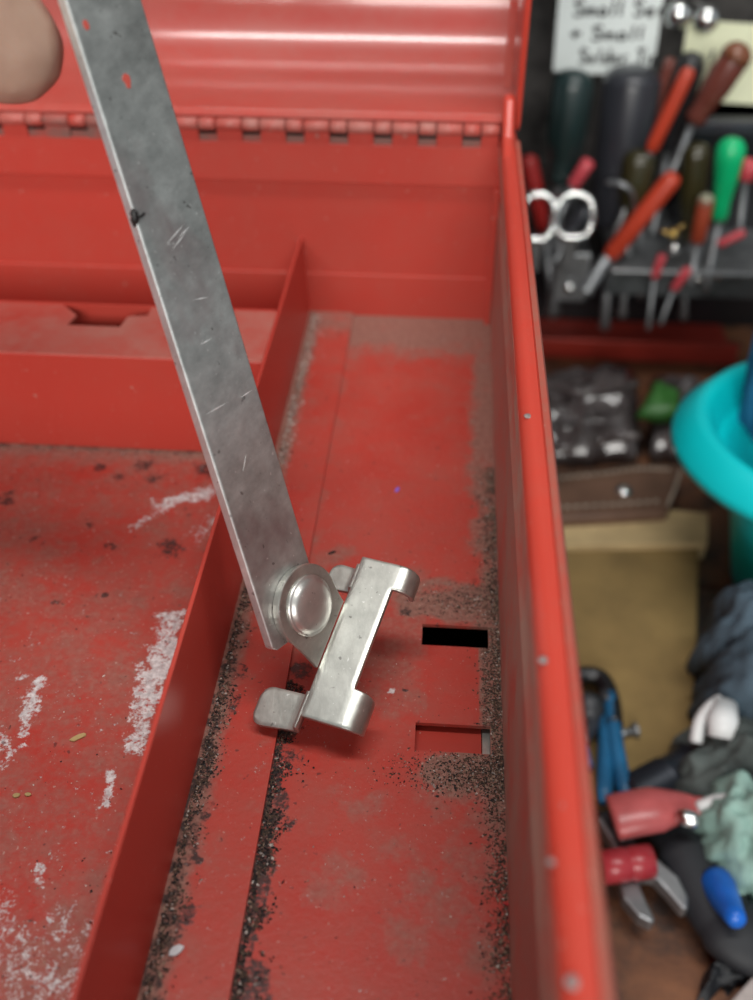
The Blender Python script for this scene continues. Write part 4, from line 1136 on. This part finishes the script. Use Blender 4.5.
# pliers: two blue handles, dark jaw
def pliers():
    t = thing('pliers', Z(610, 740), 'pliers with two long blue handles and a black curved head on the pouch', 'pliers')
    M['blue_grip'] = simple('blue_grip', (0.015, 0.13, 0.28), 0.4)
    z = 0.016
    tube('handle', spline([Z(607, 692, z), Z(606, 740, z), Z(604, 802, z)], 6), [0.0034] * 12 + [0.0026], M['blue_grip'], t, 12)
    tube('handle', spline([Z(610, 695, z + 0.003), Z(616, 745, z + 0.002), Z(626, 798, z)], 6), [0.0034] * 12 + [0.0028], M['blue_grip'], t, 12)
    tube('jaw', spline([Z(572, 677, z), Z(590, 675, z), Z(603, 681, z), Z(611, 700, z + 0.002), Z(614, 726, z + 0.002)], 6), 0.0040, CM['black'], t, 12)
    q = Z(608, 696, z + 0.004); lathe('pivot', q - np.array([0, 0, 0.008]), q + np.array([0, 0, 0.002]), [(0, 0.004), (0.9, 0.004), (1, 0.003)], M['dark_steel'], t, 16)
pliers()
t = thing('side_cutters', Z(580, 730), 'blue-handled cutters half hidden behind the chest rim', 'cutters')
tube('handle', spline([Z(566, 690, 0.012), Z(576, 730, 0.012), Z(586, 768, 0.012)], 6), 0.0034, M['blue_grip'], t, 12)
tube('handle', spline([Z(590, 700, 0.016), Z(592, 722, 0.016), Z(580, 742, 0.016)], 6), 0.0036, CM['charcoal'], t, 12)
lathe('pivot', Z(588, 708, 0.010), Z(588, 708, 0.022), [(0, 0.007), (0.8, 0.007), (1, 0.005)], M['dark_steel'], t, 18)

# small grey key-like piece on the suede
t = thing('screw', Z(630, 732, 0.008), 'small grey screw lying on the suede beside the blue handles', 'screw')
lathe('shank', Z(616, 735, 0.010), Z(634, 731, 0.010), [(0, 0.0008), (0.2, 0.0018), (1, 0.0020)], M['dull_steel'], t, 10)
lathe('head', Z(633, 731, 0.010), Z(638, 730, 0.010), [(0, 0.0030), (0.6, 0.0038), (1, 0.0024)], M['dull_steel'], t, 12)

# open-end wrench with a red tube round its shank
ZW = 0.010
w0, w1 = Z(588, 800, ZW), Z(647, 894, ZW)
wr = thing('wrench', Z(625, 850), 'grey open-end wrench with jaws towards the camera on the bench', 'wrench')
d = nrm(w1 - w0); u = np.array([-d[1], d[0], 0.0])
if u[0] < 0: u = -u
L = np.linalg.norm(w1 - w0)
def wp(a, b): return w1 + d * (a if a < -0.05 else a * 0.74) + u * b * 0.72
s_ = 1.0
left = [(-L, -0.0060), (-0.030, -0.0055), (-0.018, -0.0075), (-0.010, -0.0125), (0.001, -0.0165), (0.012, -0.0145), (0.0175, -0.0105), (0.0165, -0.0075), (0.006, -0.0062), (-0.003, -0.0045)]
right = [(-0.005, 0.0), (-0.003, 0.0045), (0.006, 0.0066), (0.0165, 0.0080), (0.0175, 0.0110), (0.012, 0.0148), (0.001, 0.0165), (-0.010, 0.0125), (-0.018, 0.0075), (-0.030, 0.0055), (-L, 0.0060)]
prism('body', [wp(*q) for q in left + right], (0, 0, 0.0065), M['dull_steel'], wr, 0.0014)
prism('web', [wp(a, b) + np.array([0, 0, 0.0066]) for a, b in ((-L, -0.0030), (-0.034, -0.0026), (-0.034, 0.0026), (-L, 0.0030))], (0, 0, 0.0004), M['dark_steel'], wr)
A, B = Z(599, 868, 0.022), Z(652, 861, 0.022)
M['red_tube'] = simple('red_tube', (0.36, 0.030, 0.040), 0.3, var=0.15)
t = thing('red_sleeve', (A + B) / 2 - np.array([0, 0, 0.007]), 'glossy red plastic tube lying across the wrench', 'tube')
lathe('tube_body', A, B, [(0, 0.0048), (0.02, 0.0062), (0.50, 0.0062), (0.53, 0.0057), (0.57, 0.0057), (0.60, 0.0062), (0.98, 0.0062), (1, 0.0048)], M['red_tube'], t, 24)
# translucent red connector with white lead
t = thing('wire_connector', Z(650, 815), 'pinkish-red wire connector with a white lead beside the blue handles', 'connector')
M['pink_film'] = simple('pinkish_plastic', (0.47, 0.10, 0.10), 0.3, var=0.35, scale=40, bumps=0.2)
tube('sleeve', spline([Z(612, 818, 0.024), Z(640, 812, 0.026), Z(665, 808, 0.026), Z(690, 806, 0.026), Z(704, 806, 0.026)], 5), [0.0095] * 8 + list(np.linspace(0.0095, 0.0045, 9)) + [0.004] * 4, M['pink_film'], t, 18, sq=0.6)
tube('lead', spline([Z(698, 807, 0.027), Z(720, 800, 0.032), Z(745, 803, 0.034), Z(775, 815, 0.030)], 6), 0.0024, M['whitep'], t, 10)
q = Z(676, 815, 0.031); lathe('crimp', q, q + np.array([0.009, -0.003, 0]), [(0, 0.002), (0.3, 0.0034), (0.7, 0.0034), (1, 0.002)], M['chrome'], t, 12)
# black rubber sleeve/strap
t = thing('black_strap', Z(700, 900), 'broad black rubber strap curling towards the bottom right', 'strap')
tube('band', spline([Z(668, 826, 0.010), Z(686, 850, 0.012), Z(708, 893, 0.012), Z(730, 925, 0.012), Z(755, 940, 0.011), Z(785, 935, 0.010)], 6), [0.010] * 6 + [0.012] * 12 + [0.0135] * 13, M['black_rubber'], t, 20, sq=0.6)
# blue pointed cap
A, B = Z(716, 882, 0.016), Z(738, 922, 0.030)
t = thing('blue_nozzle', B, 'bright blue pointed nozzle tip beside the pale teal glove', 'nozzle')
lathe('cone', A, B, [(0, 0.0062), (0.1, 0.0064), (0.8, 0.0040), (0.95, 0.0034), (1, 0.0020)], simple('blue_nozzle', (0.01, 0.14, 0.62), 0.35), t, 20)
# pale offcut in the very corner
tag(slab('offcut', [(722, 1010), (760, 968), (800, 985), (790, 1040)], 0.0, 0.010, simple('pale_offcut', (0.42, 0.37, 0.35), 0.7), None, 0.001), 'pale grey offcut in the bottom right corner', 'offcut')
# dark oil-soaked rag patch
crumple('rag', [(690, 995), (745, 990), (752, 965), (700, 965)], 0.0, 0.012, M['black_rubber'], 'flat black oily rag at the bottom right of the bench', 'rag', 3, 7, 14)
